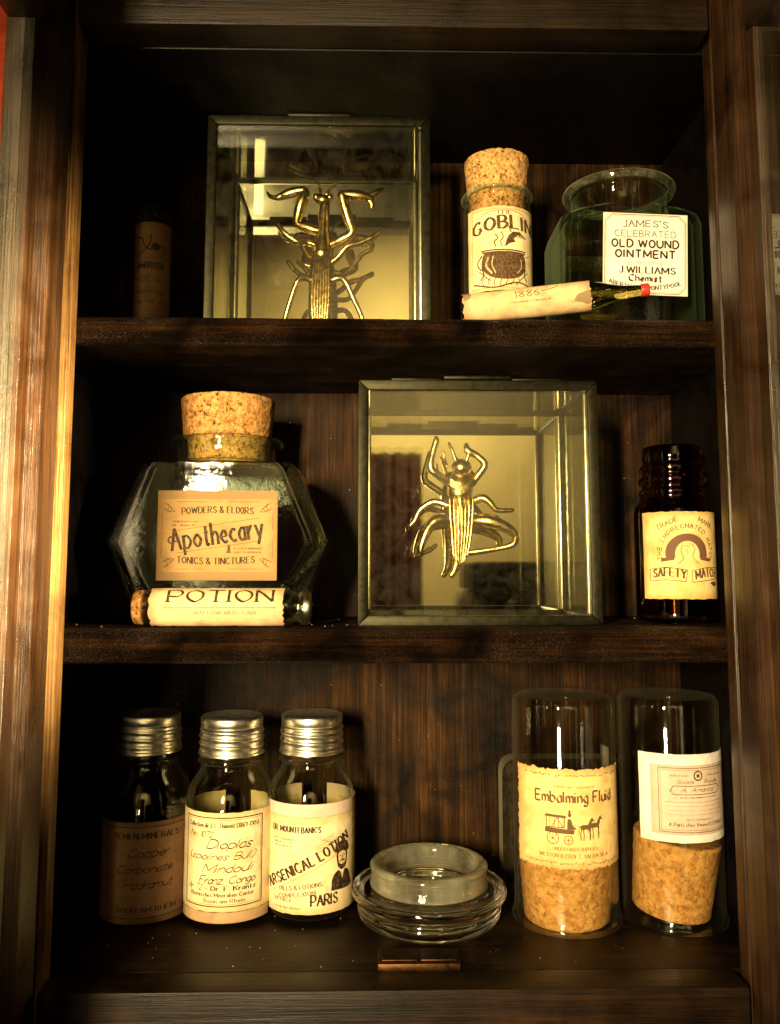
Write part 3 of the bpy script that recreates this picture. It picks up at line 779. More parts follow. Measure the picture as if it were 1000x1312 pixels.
hw, th, hh = .0375, .0085, .0760
P = fillet([(-hw, .0006), (-hw, hh), (hw, hh), (hw, .0006)], .010, 8)
m = MB(); n = len(P)
vs = []
for y, k_ in ((-th, .985), (-th + .0008, 1.0), (th - .0008, 1.0), (th, .985)): vs += [(x * k_, y, max(.0006, z if k_ == 1 else z - .0006)) for x, z in P]
fs = [tuple(range(n)), tuple(3 * n + q for q in range(n - 1, -1, -1))]
for a in range(3):
    for q in range(n): fs.append((a * n + q, a * n + n + q, a * n + n + (q + 1) % n, a * n + (q + 1) % n))
m.add(vs, fs); m.build('glass_body', 'glass_plate', tb, 0)

# ------------------------------------------------------------------ apothecary jar on the middle shelf
AJ = thing('apothecary_jar', 'six-sided green glass jar with wide cork and apothecary label', 'jar', (-.0955, .0880, S2))
hy = .034
def jar_secs(t):
    """hexagon seen from the front (x,z), straight through in depth, blending into a round neck"""
    P = [(.0385, .0004), (.0425, .0015), (.0590, .0415), (.0600, .0440), (.0592, .0465), (.0440, .0835), (.0405, .0866)]
    o = []
    for (x, z) in P: o.append((max(z, t * 2.2 if t else z), x - t, hy - t, .009))
    o = [s for k, s in enumerate(o) if k == 0 or s[0] > o[k - 1][0]]
    for z, q in ((.0880, .0330), (.0897, .0292)): o.append((z - (t * .6 if t else 0), q - t, q - t, .05))
    return o
m = MB(); loft(m, [(.0003, .030, hy - .004, .009)] + jar_secs(0) + jar_secs(.0030)[::-1], None, 12); m.build('glass_body', 'glass_green', AJ, 30)
pr = fillet([(.0262, .0899), (.0290, .0899), (.0278, .0925), (.0276, .0975), (.0314, .0990), (.0326, .1010), (.0316, .1034), (.0256, .1034), (.0250, .1000), (.0250, .0910), (.0262, .0900)], .0010, 3)
m = MB(); lathe(m, pr, 80); m.f = m.f[:-2]; m.build('glass_neck', 'glass_neck', AJ, 40)
cork(AJ, .0232, .0238, .0170, (.001, 0, .0900), 'cork_dark', None, 1.4, 'cork_plug')
cork(AJ, .0250, .0272, .0235, (.0, 0, .1040), 'cork_dark', None, 1.9)
f = flat_map(.0015, -hy - .0002, .0472); lb = sheet(.0640, .0480, f, 'paper_label', 'paper_tan', AJ)
k = Ink()
for zz in (21.6, -21.9):
    k = Ink(); k.poly([(-31.9, zz - 2.2), (31.9, zz - 2.2), (31.9, zz + 2.2), (-31.9, zz + 2.2)]); k.build('printed_band', 'ink_pale', lb, f)
k = Ink(); k.text('POWDERS & ELIXIRS', 0, 11.2, 38, 3.4, 'roman', 0, .8, 0, 1.1); k.text('TONICS & TINCTURES', -.5, -14.6, 41, 3.4, 'roman', 0, -.9, 0, 1.1)
k.text('Apothecary', .5, -4.6, 49, 11.5, 'roman', 8.5, 0, 0, .85); k.line([(-24.5, -4.5), (-26, -3), (-25, -1), (-22.5, -1.5)], .8, True)
k.build('lettering', 'ink', lb, f)
k = Ink(); k.line([(-22, 2.5), (22, 9.2)], .25); k.line([(-22, -9.6), (23, -3)], .25)
for sx in (-1, 1):
    for sz in (-1, 1):
        for q in range(3): k.line([(sx * (28 - q), sz * (17 - q * .5)), (sx * (26 - q), sz * (16 - q)), (sx * (27 - q * 2), sz * (13.5 - q * .4)), (sx * (29 - q), sz * (14.5 - q))], .35, True)
        k.line([(sx * 29.5, sz * 12), (sx * 29.5, sz * 3)], .2); k.line([(sx * 22, sz * 18), (sx * 6, sz * 18)], .2)
k.scribble(-24, -10, 6.8, 1.1, .22); k.scribble(-24, -12, 4.8, 1.1, .22); k.scribble(9, 24, -7.6, 1.1, .22); k.scribble(9, 24, -9.6, 1.1, .22)
k.poly([(5, -9.5), (7.5, -9.5), (7, -7), (7, -5), (5.6, -5), (5.6, -7)]); k.build('ornament', 'ink_brown', lb, f)

# ------------------------------------------------------------------ potion vial lying before the jar
PV = thing('potion_vial', 'small glass potion vial lying on its side before the apothecary jar', 'vial', (-.0862, .0345, S2))
r = .0094
Mx = Matrix.Translation((0, 0, r + .0004)) @ Matrix.Rotation(R(90), 4, 'Y')
pr = fillet([(.0006, -.0445), (r - .0016, -.0445), (r - .0012, -.040), (r - .0004, -.036), (r - .0004, .0335), (r - .0022, .0355), (r - .0024, .0385), (r - .0006, .0395), (r - .0006, .0430), (r - .003, .0432)], .0012, 3)
inn = [(max(.0006, q - .0011), min(max(z, -.0435), .0431)) for q, z in pr[3:-1]]
m = MB(); lathe(m, pr + inn[::-1], 48, Mx); m.build('glass_body', 'glass_clear', PV, 40)
m = MB(); lathe(m, fillet([(.0006, .0440), (r - .0016, .0440), (r - .0016, .0405), (.0006, .0405)][::-1], .0006, 2), 32, Mx); m.build('stopper', 'pewter', PV, 40)
m = MB(); lathe(m, fillet([(.0006, -.0448), (r - .001, -.0448), (r - .0006, -.0400), (.0006, -.0400)], .0010, 3), 32, Mx); m.build('end_cap', 'cork_dark', PV, 40)
def roll_map(u, v, h):
    a = R(170) - v / r
    return (u - .0024, -(r + h) * -math.cos(a), (r + .0004) + (r + h) * math.sin(a))
lb = sheet(.0665, .0300, roll_map, 'paper_label', 'paper_old', PV, torn=.0009, nx=70, ny=22, lift=.0001)
sc = MB()
k = Ink(); k.text('POTION', 2, 1.4, 52, 7.0, 'fancy', 0, 0, 0, .8); k.line([(-26, -1.6), (30, -1.6)], .3); k.build('lettering', 'ink', lb, lambda u, v, h: roll_map(u, v, h + .0001))
k = Ink(); k.text('SWALLOW WITH CARE', 4, -4.8, 34, 1.7, 'roman'); k.build('small_print', 'ink_pale', lb, lambda u, v, h: roll_map(u, v, h + .0001))
k = Ink()
for sg, zz in ((1, 14.2), (-1, -14.2)):
    P = [(-33, zz)] + [(-33 + q * 2.2, zz - sg * abs(noise.noise(Vector((q * .7, zz, 1)))) * 3.4) for q in range(1, 30)] + [(33, zz)]
    k.poly(P)
k.build('burnt_edge', 'scorched', lb, lambda u, v, h: roll_map(u, v, h + .00008))

# ------------------------------------------------------------------ glass display boxes
BW, BH, BD, BT = .127, .129, .076, .0052
def glass_box(label, x, y, z):
    g = thing('display_box', label, 'display box', (x, y, z), 0, 'mirror-backed glass display boxes')
    w, t = BW / 2, BT
    def trap(a, b, c, d, y0, y1, name='frame_bar'):
        m = MB(); m.add([(p[0], y0, p[1]) for p in (a, b, c, d)] + [(p[0], y1, p[1]) for p in (a, b, c, d)],
            [(0, 1, 2, 3), (7, 6, 5, 4), (0, 4, 5, 1), (1, 5, 6, 2), (2, 6, 7, 3), (3, 7, 4, 0)])
        m.build(name, 'zinc', g, 35, None, None, .0006)
    for y0, y1 in ((0, t), (BD - t, BD)):
        e = .0001
        trap((-w + e, 0), (w - e, 0), (w - t - e, t), (-w + t + e, t), y0, y1)
        trap((-w + t + e, BH - t), (w - t - e, BH - t), (w - e, BH), (-w + e, BH), y0, y1)
        trap((-w, e), (-w + t, t + e), (-w + t, BH - t - e), (-w, BH - e), y0, y1)
        trap((w - t, t + e), (w, e), (w, BH - e), (w - t, BH - t - e), y0, y1)
    for sx in (-1, 1):
        for zz in (0, BH - t):
            xs = sorted((sx * w, sx * (w - t)))
            m = MB(); box(m, xs[0] + .0002, xs[1] - .0002, t + .0001, BD - t - .0001, zz + .0002, zz + t - .0002); m.build('frame_bar', 'zinc', g, 35, None, None, .0006)
    def pane(name, mat, *q):
        m = MB(); box(m, *q); return m.build(name, mat, g, 0)
    a = w - t
    pane('front_pane', 'glass_pane', -a + .0001, a - .0001, .0018, .0034, t + .0001, BH - t - .0001)
    for sx in (-1, 1):
        xs = sorted((sx * (w - .0018), sx * (w - .0034))); pane('side_pane', 'glass_side', xs[0], xs[1], t + .0002, BD - t - .0002, t + .0001, BH - t - .0001)
    pane('top_pane', 'glass_pane', -a + .0001, a - .0001, t + .0002, BD - t - .0002, BH - .0034, BH - .0018)
    pane('mirror', 'mirror', -a + .0001, a - .0001, BD - .0034, BD - .0018, t + .0001, BH - t - .0001)
    pane('base_plate', 'mirror', -a + .0001, a - .0001, t + .0002, BD - t - .0002, .0012, .0030)
    for xx, yy in ((a - .0002, BD - t - .0012), (-a + .0002, BD - t - .0012), (a - .0002, t + .0012)):  # added bright strips imitating lit bevelled glass edges
        m = MB(); lathe(m, fillet([(.0001, t + .0005), (.0011, t + .0005), (.0011, BH - t - .0005), (.0001, BH - t - .0005)], .0004, 2), 12, Matrix.Translation((xx, yy, 0))); m.build('edge_glint', 'aluminium', g, 40)
    for x0, x1, zz, rr in ((-.0180, .0180, .0022, .0022), (-.046, -.0185, .0012, .0014), (.0185, .046, .0012, .0014)):
        m = MB(); lathe(m, fillet([(.0002, x0), (rr, x0), (rr, x1), (.0002, x1)], .0005, 2), 16, Matrix.Rotation(R(90), 4, 'Y')); m.build('hinge_barrel', 'zinc', g, 35, (0, .004, BH + zz))
    return g
glass_box('mirror-backed glass display box holding the gold mantis', -.0420, .0590, S1)
glass_box('mirror-backed glass display box holding the gold grasshopper', .0450, .0400, S2)

def joints(seq, s, r, ox, oz, yf):
    return [((x - ox) * s, yf if len(q) == 0 else q[0], (oz - y) * s, r * w) for (x, y, w, *q) in seq]
# gold mantis
MA = thing('mantis_figurine', 'gold metal praying mantis figurine standing upright in glass box', 'figurine', (-.0420, .1035, S1 + .0031))
sm = .34 * .468e-3; z0 = 860 + .0215 / sm
def mp(x, y, r, dy=0): return ((x - 528) * sm, dy, (z0 + 34 - y) * sm * 1.02, r * sm * 1.2)
def mtube(name, pts, mat='gold', flat=1, parent=MA, seg=12, smooth=5):
    m = MB(); tube(m, [mp(*p) for p in pts], seg, smooth, flat); return m.build(name, mat, parent, 60)
mtube('prothorax', [(533, 452, 16), (530, 500, 18), (528, 560, 21), (526, 620, 30), (524, 655, 34)])
ab = mtube('abdomen', [(524, 640, 30), (523, 700, 38), (522, 780, 40), (521, 860, 40), (520, 930, 34), (520, 985, 18)], 'gold_dark', .8)
for q in range(7):
    dx = (q - 3) * 10
    mtube('wing_vein', [(524 + dx * .75, 655, 5, -.0042), (523 + dx, 740, 6, -.0055), (521 + dx * 1.05, 850, 6, -.0056), (520 + dx * .8, 940, 5, -.0048)], 'gold', 1, ab, 8, 4)
hd = MB(); tube(hd, [mp(506, 428, 15), mp(524, 436, 19), mp(545, 432, 15)], 12, 4); hd = hd.build('head', 'gold', MA, 60)
for x in (500, 552):
    m = MB(); p = mp(x, 426, 0); ellipsoid(m, (p[0], p[1] - .001, p[2]), (13 * sm, 12 * sm, 15 * sm)); m.build('eye', 'gold', hd, 60)
mtube('antenna', [(514, 418, 6), (514, 395, 5), (500, 355, 4)], 'gold', 1, hd, 8); mtube('antenna', [(540, 414, 6), (552, 392, 5), (578, 366, 4)], 'gold', 1, hd, 8)
arm = mtube('foreleg', [(512, 560, 14), (470, 548, 17), (430, 535, 15, -.002), (432, 510, 16, -.004), (445, 465, 19, -.006), (458, 425, 16, -.006), (440, 416, 14, -.006), (400, 424, 16, -.005), (350, 440, 10, -.004)])
for q in range(6): mtube('spine', [(372 + q * 11, 432 - q * 2, 5, -.006), (370 + q * 11, 448 - q * 2, 3, -.008)], 'gold', 1, arm, 6, 2)
mtube('claw', [(352, 440, 9, -.004), (325, 432, 7, -.003), (310, 412, 4, -.002)], 'gold', 1, arm, 8)
arm = mtube('foreleg', [(545, 620, 14), (600, 592, 16), (640, 568, 15, -.002), (625, 520, 17, -.004), (602, 440, 17, -.006), (612, 430, 14, -.006), (660, 432, 18, -.005), (710, 440, 15, -.004)])
mtube('claw', [(700, 438, 13, -.004), (730, 418, 11, -.004), (757, 400, 7, -.003)], 'gold', 1, arm, 8); mtube('claw', [(700, 440, 13, -.004), (716, 460, 10, -.004), (716, 478, 6, -.004)], 'gold', 1, arm, 8)
for q in range(5): mtube('spine', [(632 + q * 14, 440, 5, -.006), (634 + q * 14, 458, 3, -.008)], 'gold', 1, arm, 6, 2)
for pts in ([(505, 618, 11), (470, 605, 10), (430, 607, 10, -.002), (385, 580, 9, -.003), (352, 540, 8, -.002)],
            [(550, 690, 11), (585, 665, 10, -.001), (622, 628, 11, -.003), (670, 614, 9, -.003), (718, 590, 9, -.003)],
            [(500, 690, 10, .002), (470, 655, 9, .004), (440, 600, 9, .006), (400, 560, 7, .006)],
            [(555, 715, 10, .002), (610, 718, 9, .004), (640, 690, 9, .005), (680, 635, 8, .006), (715, 618, 7, .006)],
            [(500, 765, 11, -.001), (465, 752, 10, -.003), (438, 760, 10, -.004), (415, 810, 9, -.003), (385, 900, 8), (370, 985, 7)],
            [(550, 760, 11, -.001), (590, 750, 10, -.003), (615, 765, 10, -.004), (640, 815, 9, -.003), (680, 900, 8), (700, 985, 7)]):
    mtube('leg', pts)
# gold grasshopper
GH = thing('grasshopper_figurine', 'gold metal grasshopper figurine with curved hind legs pinned in glass box', 'figurine', (.0450, .0860, S2 + .0031))
sg = .35 * .452e-3; g0 = 790 + .0225 / sg
def gp(x, y, r, dy=0): return ((x - 480) * sg, dy, (g0 - y) * sg, r * sg * .9)
def gtube(name, pts, mat='gold', flat=1, parent=GH, seg=12, smooth=5):
    m = MB(); tube(m, [gp(*p) for p in pts], seg, smooth, flat); return m.build(name, mat, parent, 60)
m = MB(); p = gp(450, 398, 0); ellipsoid(m, (p[0], -.003, p[2]), (38 * sg, 36 * sg, 33 * sg)); hd = m.build('head', 'gold', GH, 60)
gtube('antenna', [(428, 372, 7, -.004), (418, 340, 7, -.004), (405, 308, 6, -.003)], 'gold', 1, hd, 8); gtube('antenna', [(398, 392, 6, -.002), (390, 365, 6), (386, 338, 5)], 'gold', 1, hd, 8)
gtube('antenna', [(468, 372, 7, -.004), (476, 345, 7, -.004), (470, 318, 6, -.003)], 'gold', 1, hd, 8)
gtube('thorax', [(450, 425, 40), (448, 455, 50), (446, 490, 50), (446, 508, 44)], 'gold', .8)
m = MB(); m.add([(*gp(x, y, 0)[:1], d, gp(x, y, 0)[2]) for x, y, d in ((408, 440, -.0068), (450, 470, -.0092), (494, 440, -.0068), (498, 462, -.0070), (450, 496, -.0098), (402, 462, -.0070))], [(0, 1, 4, 5), (1, 2, 3, 4)])
tube(m, [gp(x, y, 6, d) for x, y, d in ((400, 458, -.0066), (450, 486, -.0084), (498, 458, -.0066))], 8, 4); m.build('pronotum_ridge', 'gold', GH, 60)
ab = gtube('abdomen', [(448, 500, 44), (448, 560, 42), (446, 640, 34), (440, 710, 26), (428, 760, 16), (412, 790, 11)], 'gold_dark', .8)
for q in range(7):
    t = (q - 3) / 3
    gtube('wing_ridge', [(448 + t * 42, 508, 5, -.0050 + abs(t) * .002), (448 + t * 41, 560, 6, -.0064 + abs(t) * .003), (448 + t * 34, 640, 6, -.0056 + abs(t) * .003), (444 + t * 26, 710, 5, -.0046 + abs(t) * .002), (442 + t * 18, 752 - abs(t) * 22, 4, -.0035)], 'gold', 1, ab, 8, 5)
for pts in ([(408, 455, 15), (365, 425, 17, -.002), (338, 398, 16, -.003), (345, 345, 13, -.003), (358, 300, 13, -.003), (358, 286, 8, -.003)],
            [(490, 452, 15), (515, 420, 15, -.002), (535, 385, 15, -.003), (505, 352, 14, -.003), (474, 335, 16, -.003), (468, 312, 9, -.003)],
            [(490, 520, 16), (525, 508, 17, -.002), (550, 522, 14, -.003), (578, 552, 11, -.003), (635, 553, 9, -.003)],
            [(405, 535, 15), (350, 520, 15, .002), (302, 548, 13, .003), (282, 585, 11, .003), (265, 607, 10, .003)]):
    gtube('leg', pts)
gtube('hind_leg', [(478, 590, 22), (540, 592, 30, -.003), (600, 612, 24, -.004), (640, 642, 17, -.004), (636, 675, 14, -.003), (590, 690, 11, -.002), (520, 700, 11, -.001), (474, 706, 9)], 'gold')
gtube('hind_leg', [(415, 585, 20), (370, 585, 26, -.002), (335, 610, 22, -.003), (312, 655, 17, -.004), (300, 705, 10, -.004), (330, 700, 10, -.003), (355, 680, 9, -.002)], 'gold')
m = MB(); lathe(m, [(.0004, .003), (.0016, .003), (.0016, .0255), (.0004, .0255)], 16, Matrix.Translation((gp(448, 0, 0)[0], 0, gp(0, 560, 0)[2])) @ Matrix.Rotation(R(-90), 4, 'X')); m.build('mounting_pin', 'gold_dark', GH, 40)

# ------------------------------------------------------------------ amber bottle
AB = thing('amber_bottle', 'dark amber threaded bottle without cap bearing a safety match label', 'bottle', (.1590, .0735, S2), 0)
pr = [(.0006, .0004), (.0195, .0004), (.0215, .003), (.0215, .0600), (.0208, .0640), (.0182, .0672), (.0176, .0700), (.0186, .0712), (.0186, .0730), (.0166, .0745), (.0166, .0762), (.0186, .0775), (.0186, .0800), (.0166, .0815), (.0162, .0830), (.0178, .0843), (.0178, .0868), (.0158, .0882), (.0156, .0900), (.0162, .0915), (.0160, .0975), (.0148, .0985), (.0125, .0985)]
o = fillet(pr, .0014, 3); t = .0016
inner = [(.0122, .0980), (.0122, .068), (.0185, .061), (.0195, .004), (.0006, .0035)]
m = MB(); lathe(m, o + inner, 72); m.build('glass_body', 'glass_amber', AB, 40)
f = cyl_map(.0216, .0367, -.03); lb = sheet(.0500, .0470, f, 'paper_label', 'paper_gold', AB, torn=.0004)
k = Ink()
P = [(11.6 * math.cos(R(a)), 1 + 10.6 * math.sin(R(a))) for a in range(-15, 196, 10)]
P2 = [(6.6 * math.cos(R(a)), .4 + 7.2 * math.sin(R(a))) for a in range(-15, 196, 10)]
k.poly(P + P2[::-1]); k.poly([(-14, -3.6), (-7, -2.6), (-7, -.8), (-14, -1.6)]); k.poly([(14, -3.6), (7, -2.6), (7, -.8), (14, -1.6)])
k.build('arch', 'ink_rose', lb, f)
k = Ink()
k.text('TRADE', -10, 16.2, 12, 2.4, 'roman', 24); k.text('MARK', 11, 16.4, 10, 2.4, 'roman', -24)
for q, ch in enumerate('THE IMPREGNATED MATCH'):
    if ch == ' ': continue
    a = 190 - q * 10; k.text(ch, 13.6 * math.cos(R(a)), 1 + 13.6 * math.sin(R(a)), 1.7, 2.3, 'roman', a - 90)
k.text('SAFETY', -10, -12.4, 17, 4.4, 'bold', -2, 1.2); k.text('MATCH', 11.5, -12.4, 15, 4.4, 'bold', 3, .8)
k.line([(-20.5, -14), (-12, -13.2), (-1.5, -14.2), (-.5, -8), (-11, -6.4), (-20.5, -7.6), (-20.5, -14)], .35); k.line([(2, -14.6), (11, -13.6), (20.5, -12.6), (20.8, -6.6), (11, -6.6), (2, -8.4), (2, -14.6)], .35)
k.poly([(13, -14.8), (18, -14), (20, -15.6), (17, -17)]); k.line([(-2.5, 5.5), (-3.6, 2), (-2.4, -2), (-5.5, -4.8)], .35, True); k.line([(2.2, 6), (3.8, 3), (2.6, -1), (6, -4.6)], .35, True)
k.line([(-1.6, 4.6), (-.4, 5), (.9, 4.6)], .3, True); k.line([(-.2, 4), (-.6, 2.2), (.2, 2)], .25, True); k.line([(-.8, .6), (.6, .6)], .3)
k.build('lettering', 'ink_brown', lb, f)

# ------------------------------------------------------------------ goblin vial, top shelf
GV = thing('goblin_vial', 'corked glass vial with cream goblin cauldron label beside mantis box', 'vial', (.0618, .0750, S1))
r = .0198
o = fillet([(.0006, .0004), (r - .002, .0004), (r, .003), (r, .0790), (r - .0012, .0815), (r - .0012, .0846), (r - .0024, .0850)], .0012, 4)
inner = [(r - .0026, .0845), (r - .0026, .08), (r - .0014, .078), (r - .0014, .004), (.0006, .0035)]
m = MB(); lathe(m, o + inner, 72); m.build('glass_body', 'glass_vial', GV, 40)
m = MB(); lathe(m, fillet([(r - .0020, .0858), (r + .0002, .0852), (r + .0014, .0866), (r + .0002, .0882), (r - .0020, .0879), (r - .0020, .0859)], .0005, 3), 64); m.f = m.f[:-2]; m.build('lip', 'glass_lip', GV, 50)
cork(GV, .0158, .0166, .0170, (0, 0, .0705), 'cork', None, 2.2, 'cork_plug')
cork(GV, .0172, .0192, .0215, (0, 0, .0880), 'cork', None, 2.8)
f = cyl_map(r + .0001, .0500, .05); lb = sheet(.0470, .0490, f, 'paper_label', 'paper_cream', GV, torn=.0004)
k = Ink(); k.text('GOBLIN', .5, 9.2, 38, 7.2, 'bold', 3, 2.4); k.text('THE', 0, 19.6, 9, 2.2, 'roman'); k.text('BRAND', 9, 6.6, 9, 1.5, 'bold'); k.build('lettering', 'ink_brown', lb, f)
k = Ink()   # cauldron, fire and imp
k.poly([(-8.5, -5.0), (-9.2, -9.5), (-6, -13.6), (0, -15), (6, -13.6), (9.2, -9.5), (8.5, -5.0), (6, -4.0), (0, -3.6), (-6, -4.0)], True); k.poly([(-9.4, -3.0), (9.4, -3.0), (8.6, -4.6), (-8.6, -4.6)])
k.line([(-9, -5), (-11, -8), (-9.4, -11)], .5, True)
k.poly([(0, -2.2), (2, -.6), (4.4, .2), (3.6, 1.4), (5.6, 3), (8.6, 2.8), (6.4, 4.4), (3.4, 4.2), (1.6, 2.6), (.6, .6)]); k.line([(2.6, 4), (1.6, 6.2), (3, 5.2)], .5); k.line([(-3.4, -2), (-4, 0), (-2.6, 1.4), (-3.8, 3.2)], .45, True); k.line([(-1, -2), (-1.6, 0), (-.6, 1.8), (-1.4, 4)], .4, True)
k.line([(-13, -16), (-4, -18.2), (5, -16), (13, -17)], .6, True); k.scale(1.45, 0, -8).build('cauldron', 'ink_brown', lb, f)
k = Ink(); k.line([(-6.5, -6), (-7.2, -9.5), (-5, -12.6)], .7, True); k.line([(-4.5, -5.6), (-5, -9), (-3.6, -12.6)], .35, True); k.line([(6.6, -6.4), (7, -9.6), (5, -12.4)], .3, True); k.line([(-8.6, -3.7), (8.6, -3.7)], .3); k.scale(1.45, 0, -8).build('highlight', 'paper_cream', lb, f)
k = Ink(); k.line([(-16, 18), (-9, 21.2), (0, 22), (9, 21.2), (16, 18)], .3, True); k.rect(-19.5, -22.8, 19.5, 22.9, .2)
for q in range(7): k.line([(-12 + q * 3, -21.6), (-13 + q * 3.6, -18.5), (-10.5 + q * 3, -17)], .45, True)
for sx in (-1, 1): k.line([(sx * 9, -14), (sx * 13, -11), (sx * 12, -15), (sx * 14, -18)], .8, True); k.line([(sx * 8, -19), (sx * 15, -12.6)], .5)
k.line([(9, -6), (17, -2.4)], .2); k.line([(-9, -6), (-16, -3.4)], .2); k.build('ornament', 'ink_brown', lb, f)

# ------------------------------------------------------------------ ampoule lying before the goblin vial
AM = thing('ampoule', 'olive glass ampoule with red tip and torn 1886 label lying down', 'ampoule', (.0360, .0385, S1))
r = .0078; L0 = .103
Mx = Matrix.Translation((0, 0, r + .0004)) @ Matrix.Rotation(R(-7), 4, 'Z') @ Matrix.Rotation(R(90 - 4.6), 4, 'Y')
pr = fillet([(.0005, 0), (r - .001, 0), (r, .003), (r, .066), (r - .0006, .072), (.0050, .079), (.0034, .086), (.0029, .0945), (.0005, .0947)], .003, 4)
m = MB(); lathe(m, pr, 48, Mx); m.build('glass_body', 'glass_olive', AM, 50)
m = MB(); lathe(m, fillet([(.0005, .0940), (.0034, .0940), (.0034, .0985), (.0005, .0990)], .0008, 3), 24, Mx); m.build('sealing_tip', 'red_wax', AM, 40)
def am_map(u, v, h):
    a = v / r
    p = Mx @ Vector(((r + h + .0001) * -math.sin(a), -(r + h + .0001) * math.cos(a), u + .0345))
    return tuple(p)
lb = sheet(.0660, .0300, am_map, 'paper_label', 'paper_old', AM, torn=.0011, nx=60, ny=24)
k = Ink(); k.text('1886', 0, 1.0, 13, 4.0, 'slim'); k.line([(8, 3.2), (13, 4.2), (17, 6)], .4, True); k.scribble(-8, 12, -2, 1.2, .2); k.build('lettering', 'ink_brown', lb, am_map)
k = Ink(); k.poly([(24, -4), (26, -1), (29, 0), (32.4, .5), (32.4, -6), (28, -5)], True); k.build('stain', 'paper_kraft', lb, am_map); k = Ink(); k.poly([(-32.6, 2), (-30, 3), (-28.5, 6), (-30, 9), (-32.6, 8)], True); k.build('stain', 'paper_kraft', lb, am_map)

# ------------------------------------------------------------------ ointment jar
OJ = thing('ointment_jar', 'square green glass jar with open flared neck and white ointment label', 'jar', (.1345, .0775, S1), R(0))
hx, hyy = .0405, .0290
def oj(t):
    s = [(.0006 + t * 1.6, hx - .004 - t, hyy - .004 - t, .010), (.0035 + t * 1.2, hx - t, hyy - t, .010), (.0640, hx - t, hyy - t, .010), (.0695 - t * .4, hx - .0015 - t, hyy - .001 - t, .011), (.0730 - t * .7, hx - .006 - t, hyy - .003 - t, .014), (.0748 - t, .0320 - t, .0262 - t, .03), (.0765 - t * .6, .0280 - t, .0262 - t, .03), (.0800, .0272 - t, .0262 - t, .03), (.0850, .0276 - t, .0264 - t, .03)]
    if not t: s += [(.0888, .0276, .0264, .04)]
    else: s += [(.0888, .0276 - t * .5, .0264 - t * .5, .03)]
    return s
m = MB(); loft(m, oj(0) + oj(.0034)[::-1], None, 12); m.build('glass_body', 'glass_ointment', OJ, 35)
m = MB(); lathe(m, fillet([(.0278, .0905), (.0312, .0890), (.0330, .0915), (.0318, .0940), (.0285, .0942), (.0278, .0906)], .0010, 3), 72, Matrix.Diagonal((1, .94, 1, 1))); m.f = m.f[:-2]; m.build('lip', 'glass_lip', OJ, 50)
f = flat_map(.0050, -hyy - .0002, .0440, R(-2.0)); lb = sheet(.0470, .0465, f, 'paper_label', 'paper_white', OJ, th=.00014)
k = Ink()
q = [(x, y) for x, y in ((-22.5, -18.5), (-22.5, 18.5), (-18.5, 22.4), (18.5, 22.4), (22.5, 18.5), (22.5, -18.5), (18.5, -22.4), (-18.5, -22.4), (-22.5, -18.5))]
k.line(q, .35); k.line([(x * .965, y * .965) for x, y in q], .12); k.text("JAMES'S", 0, 15.2, 25, 3.6, 'slim', 0, .6, 0, 1.5); k.text('CELEBRATED', 0, 9.8, 34, 3.5, 'sans', 0, 0, 0, .7)
k.build('ornament', 'ink_brown', lb, f)
k = Ink(); k.text('OLD WOUND', 0, 3.8, 37, 4.3, 'heavy'); k.text('OINTMENT', 0, -2.2, 33, 4.3, 'heavy'); k.text('J.WILLIAMS', 1, -11.0, 31, 3.6, 'roman', 0, 0, 0, 1.2); k.text('Chemist', 0, -15.6, 18, 3.7, 'black'); k.text('PREPARED ONLY BY', 0, -5.8, 22, 1.4, 'slim')
k.text('ABERTHAN & PONTYPOOL', 0, -17.0, 40, 2.4, 'roman', 0, -3.6, 0, 1.2); k.build('lettering', 'ink', lb, f)

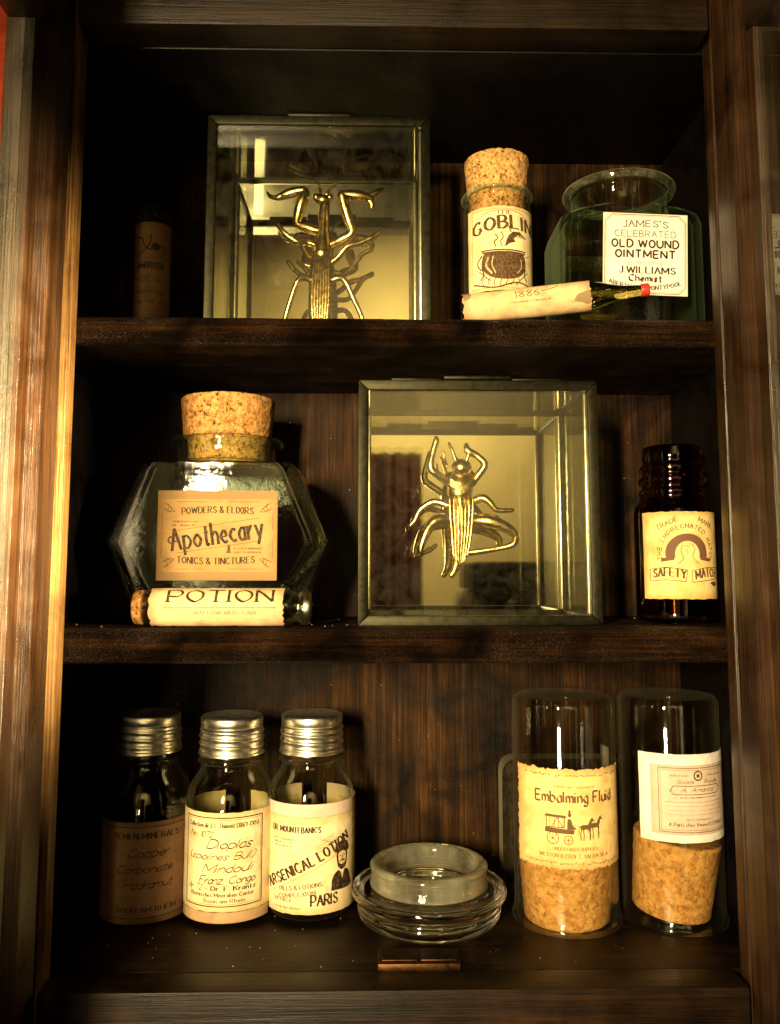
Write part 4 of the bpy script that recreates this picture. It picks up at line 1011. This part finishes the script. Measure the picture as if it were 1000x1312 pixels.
# ------------------------------------------------------------------ shadowed vial, top shelf
SV = thing('shadowed_vial', 'slim round-topped vial with brown label in shadow beside mantis box', 'vial', (-.1425, .0900, S1))
r = .0105
o = fillet([(.0005, .0004), (r, .0004), (r, .0800), (r - .004, .0872), (.0005, .0885)], .006, 6)
inner = [(max(.0005, a - .0011), min(max(z, .0015), .0868)) for a, z in o]
m = MB(); lathe(m, o + inner[::-1], 48); m.build('glass_body', 'glass_vial', SV, 40)
f = cyl_map(r + .0001, .0440, .1); lb = sheet(.0290, .0600, f, 'paper_label', 'paper_dark', SV)
k = Ink(); k.text('AMBROSE', 0, 2, 17, 3.6, 'bold'); k.text('OILS', 0, -6, 12, 4, 'slim'); k.line([(-10, 22), (-5, 20), (-3, 15), (2, 13), (5, 16), (9, 15)], .8, True); k.line([(-9, 9), (-3, 13), (0, 18), (0, 22)], .7, True)
k.disc(3, 15, 2.6, 2.2); k.scribble(-8, 8, -13, 1.8, .3); k.scribble(-8, 8, -19, 1.8, .3); k.build('lettering', 'ink', lb, f)

# ------------------------------------------------------------------ dust
plain('lint', (.55, .5, .4), .9)
m = MB()
def speck(x, y, z, n):
    r_ = random.uniform(.00010, .00030); a = random.uniform(0, PI)
    u = Vector((math.cos(a), math.sin(a), 0)) if n == 'z' else Vector((math.cos(a), 0, math.sin(a)))
    w = Vector((-u.y, u.x, 0)) if n == 'z' else Vector((-u.z, 0, u.x)); h = Vector((0, 0, r_)) if n == 'z' else Vector((0, -r_, 0))
    c = Vector((x, y, z)); q = random.uniform(.5, 2.2)
    m.add([c + u * r_ * q, c + w * r_, c - u * r_ * q, c - w * r_, c + h], [(0, 1, 4), (1, 2, 4), (2, 3, 4), (3, 0, 4)])
for _ in range(90): speck(random.uniform(-.16, .17), random.uniform(.024, .135), FZ + .0001, 'z')
for _ in range(70): speck(random.uniform(-.17, .17), random.uniform(.034, .135), S2 + .0001, 'z')
for _ in range(120): speck(random.uniform(-.17, .17), YB - .0002, random.uniform(.02, .46), 'y')
tag(m.build('dust', 'lint', None, 0), 'pale dust specks on the cabinet floor, shelf and back', 'dust', None, 'stuff')
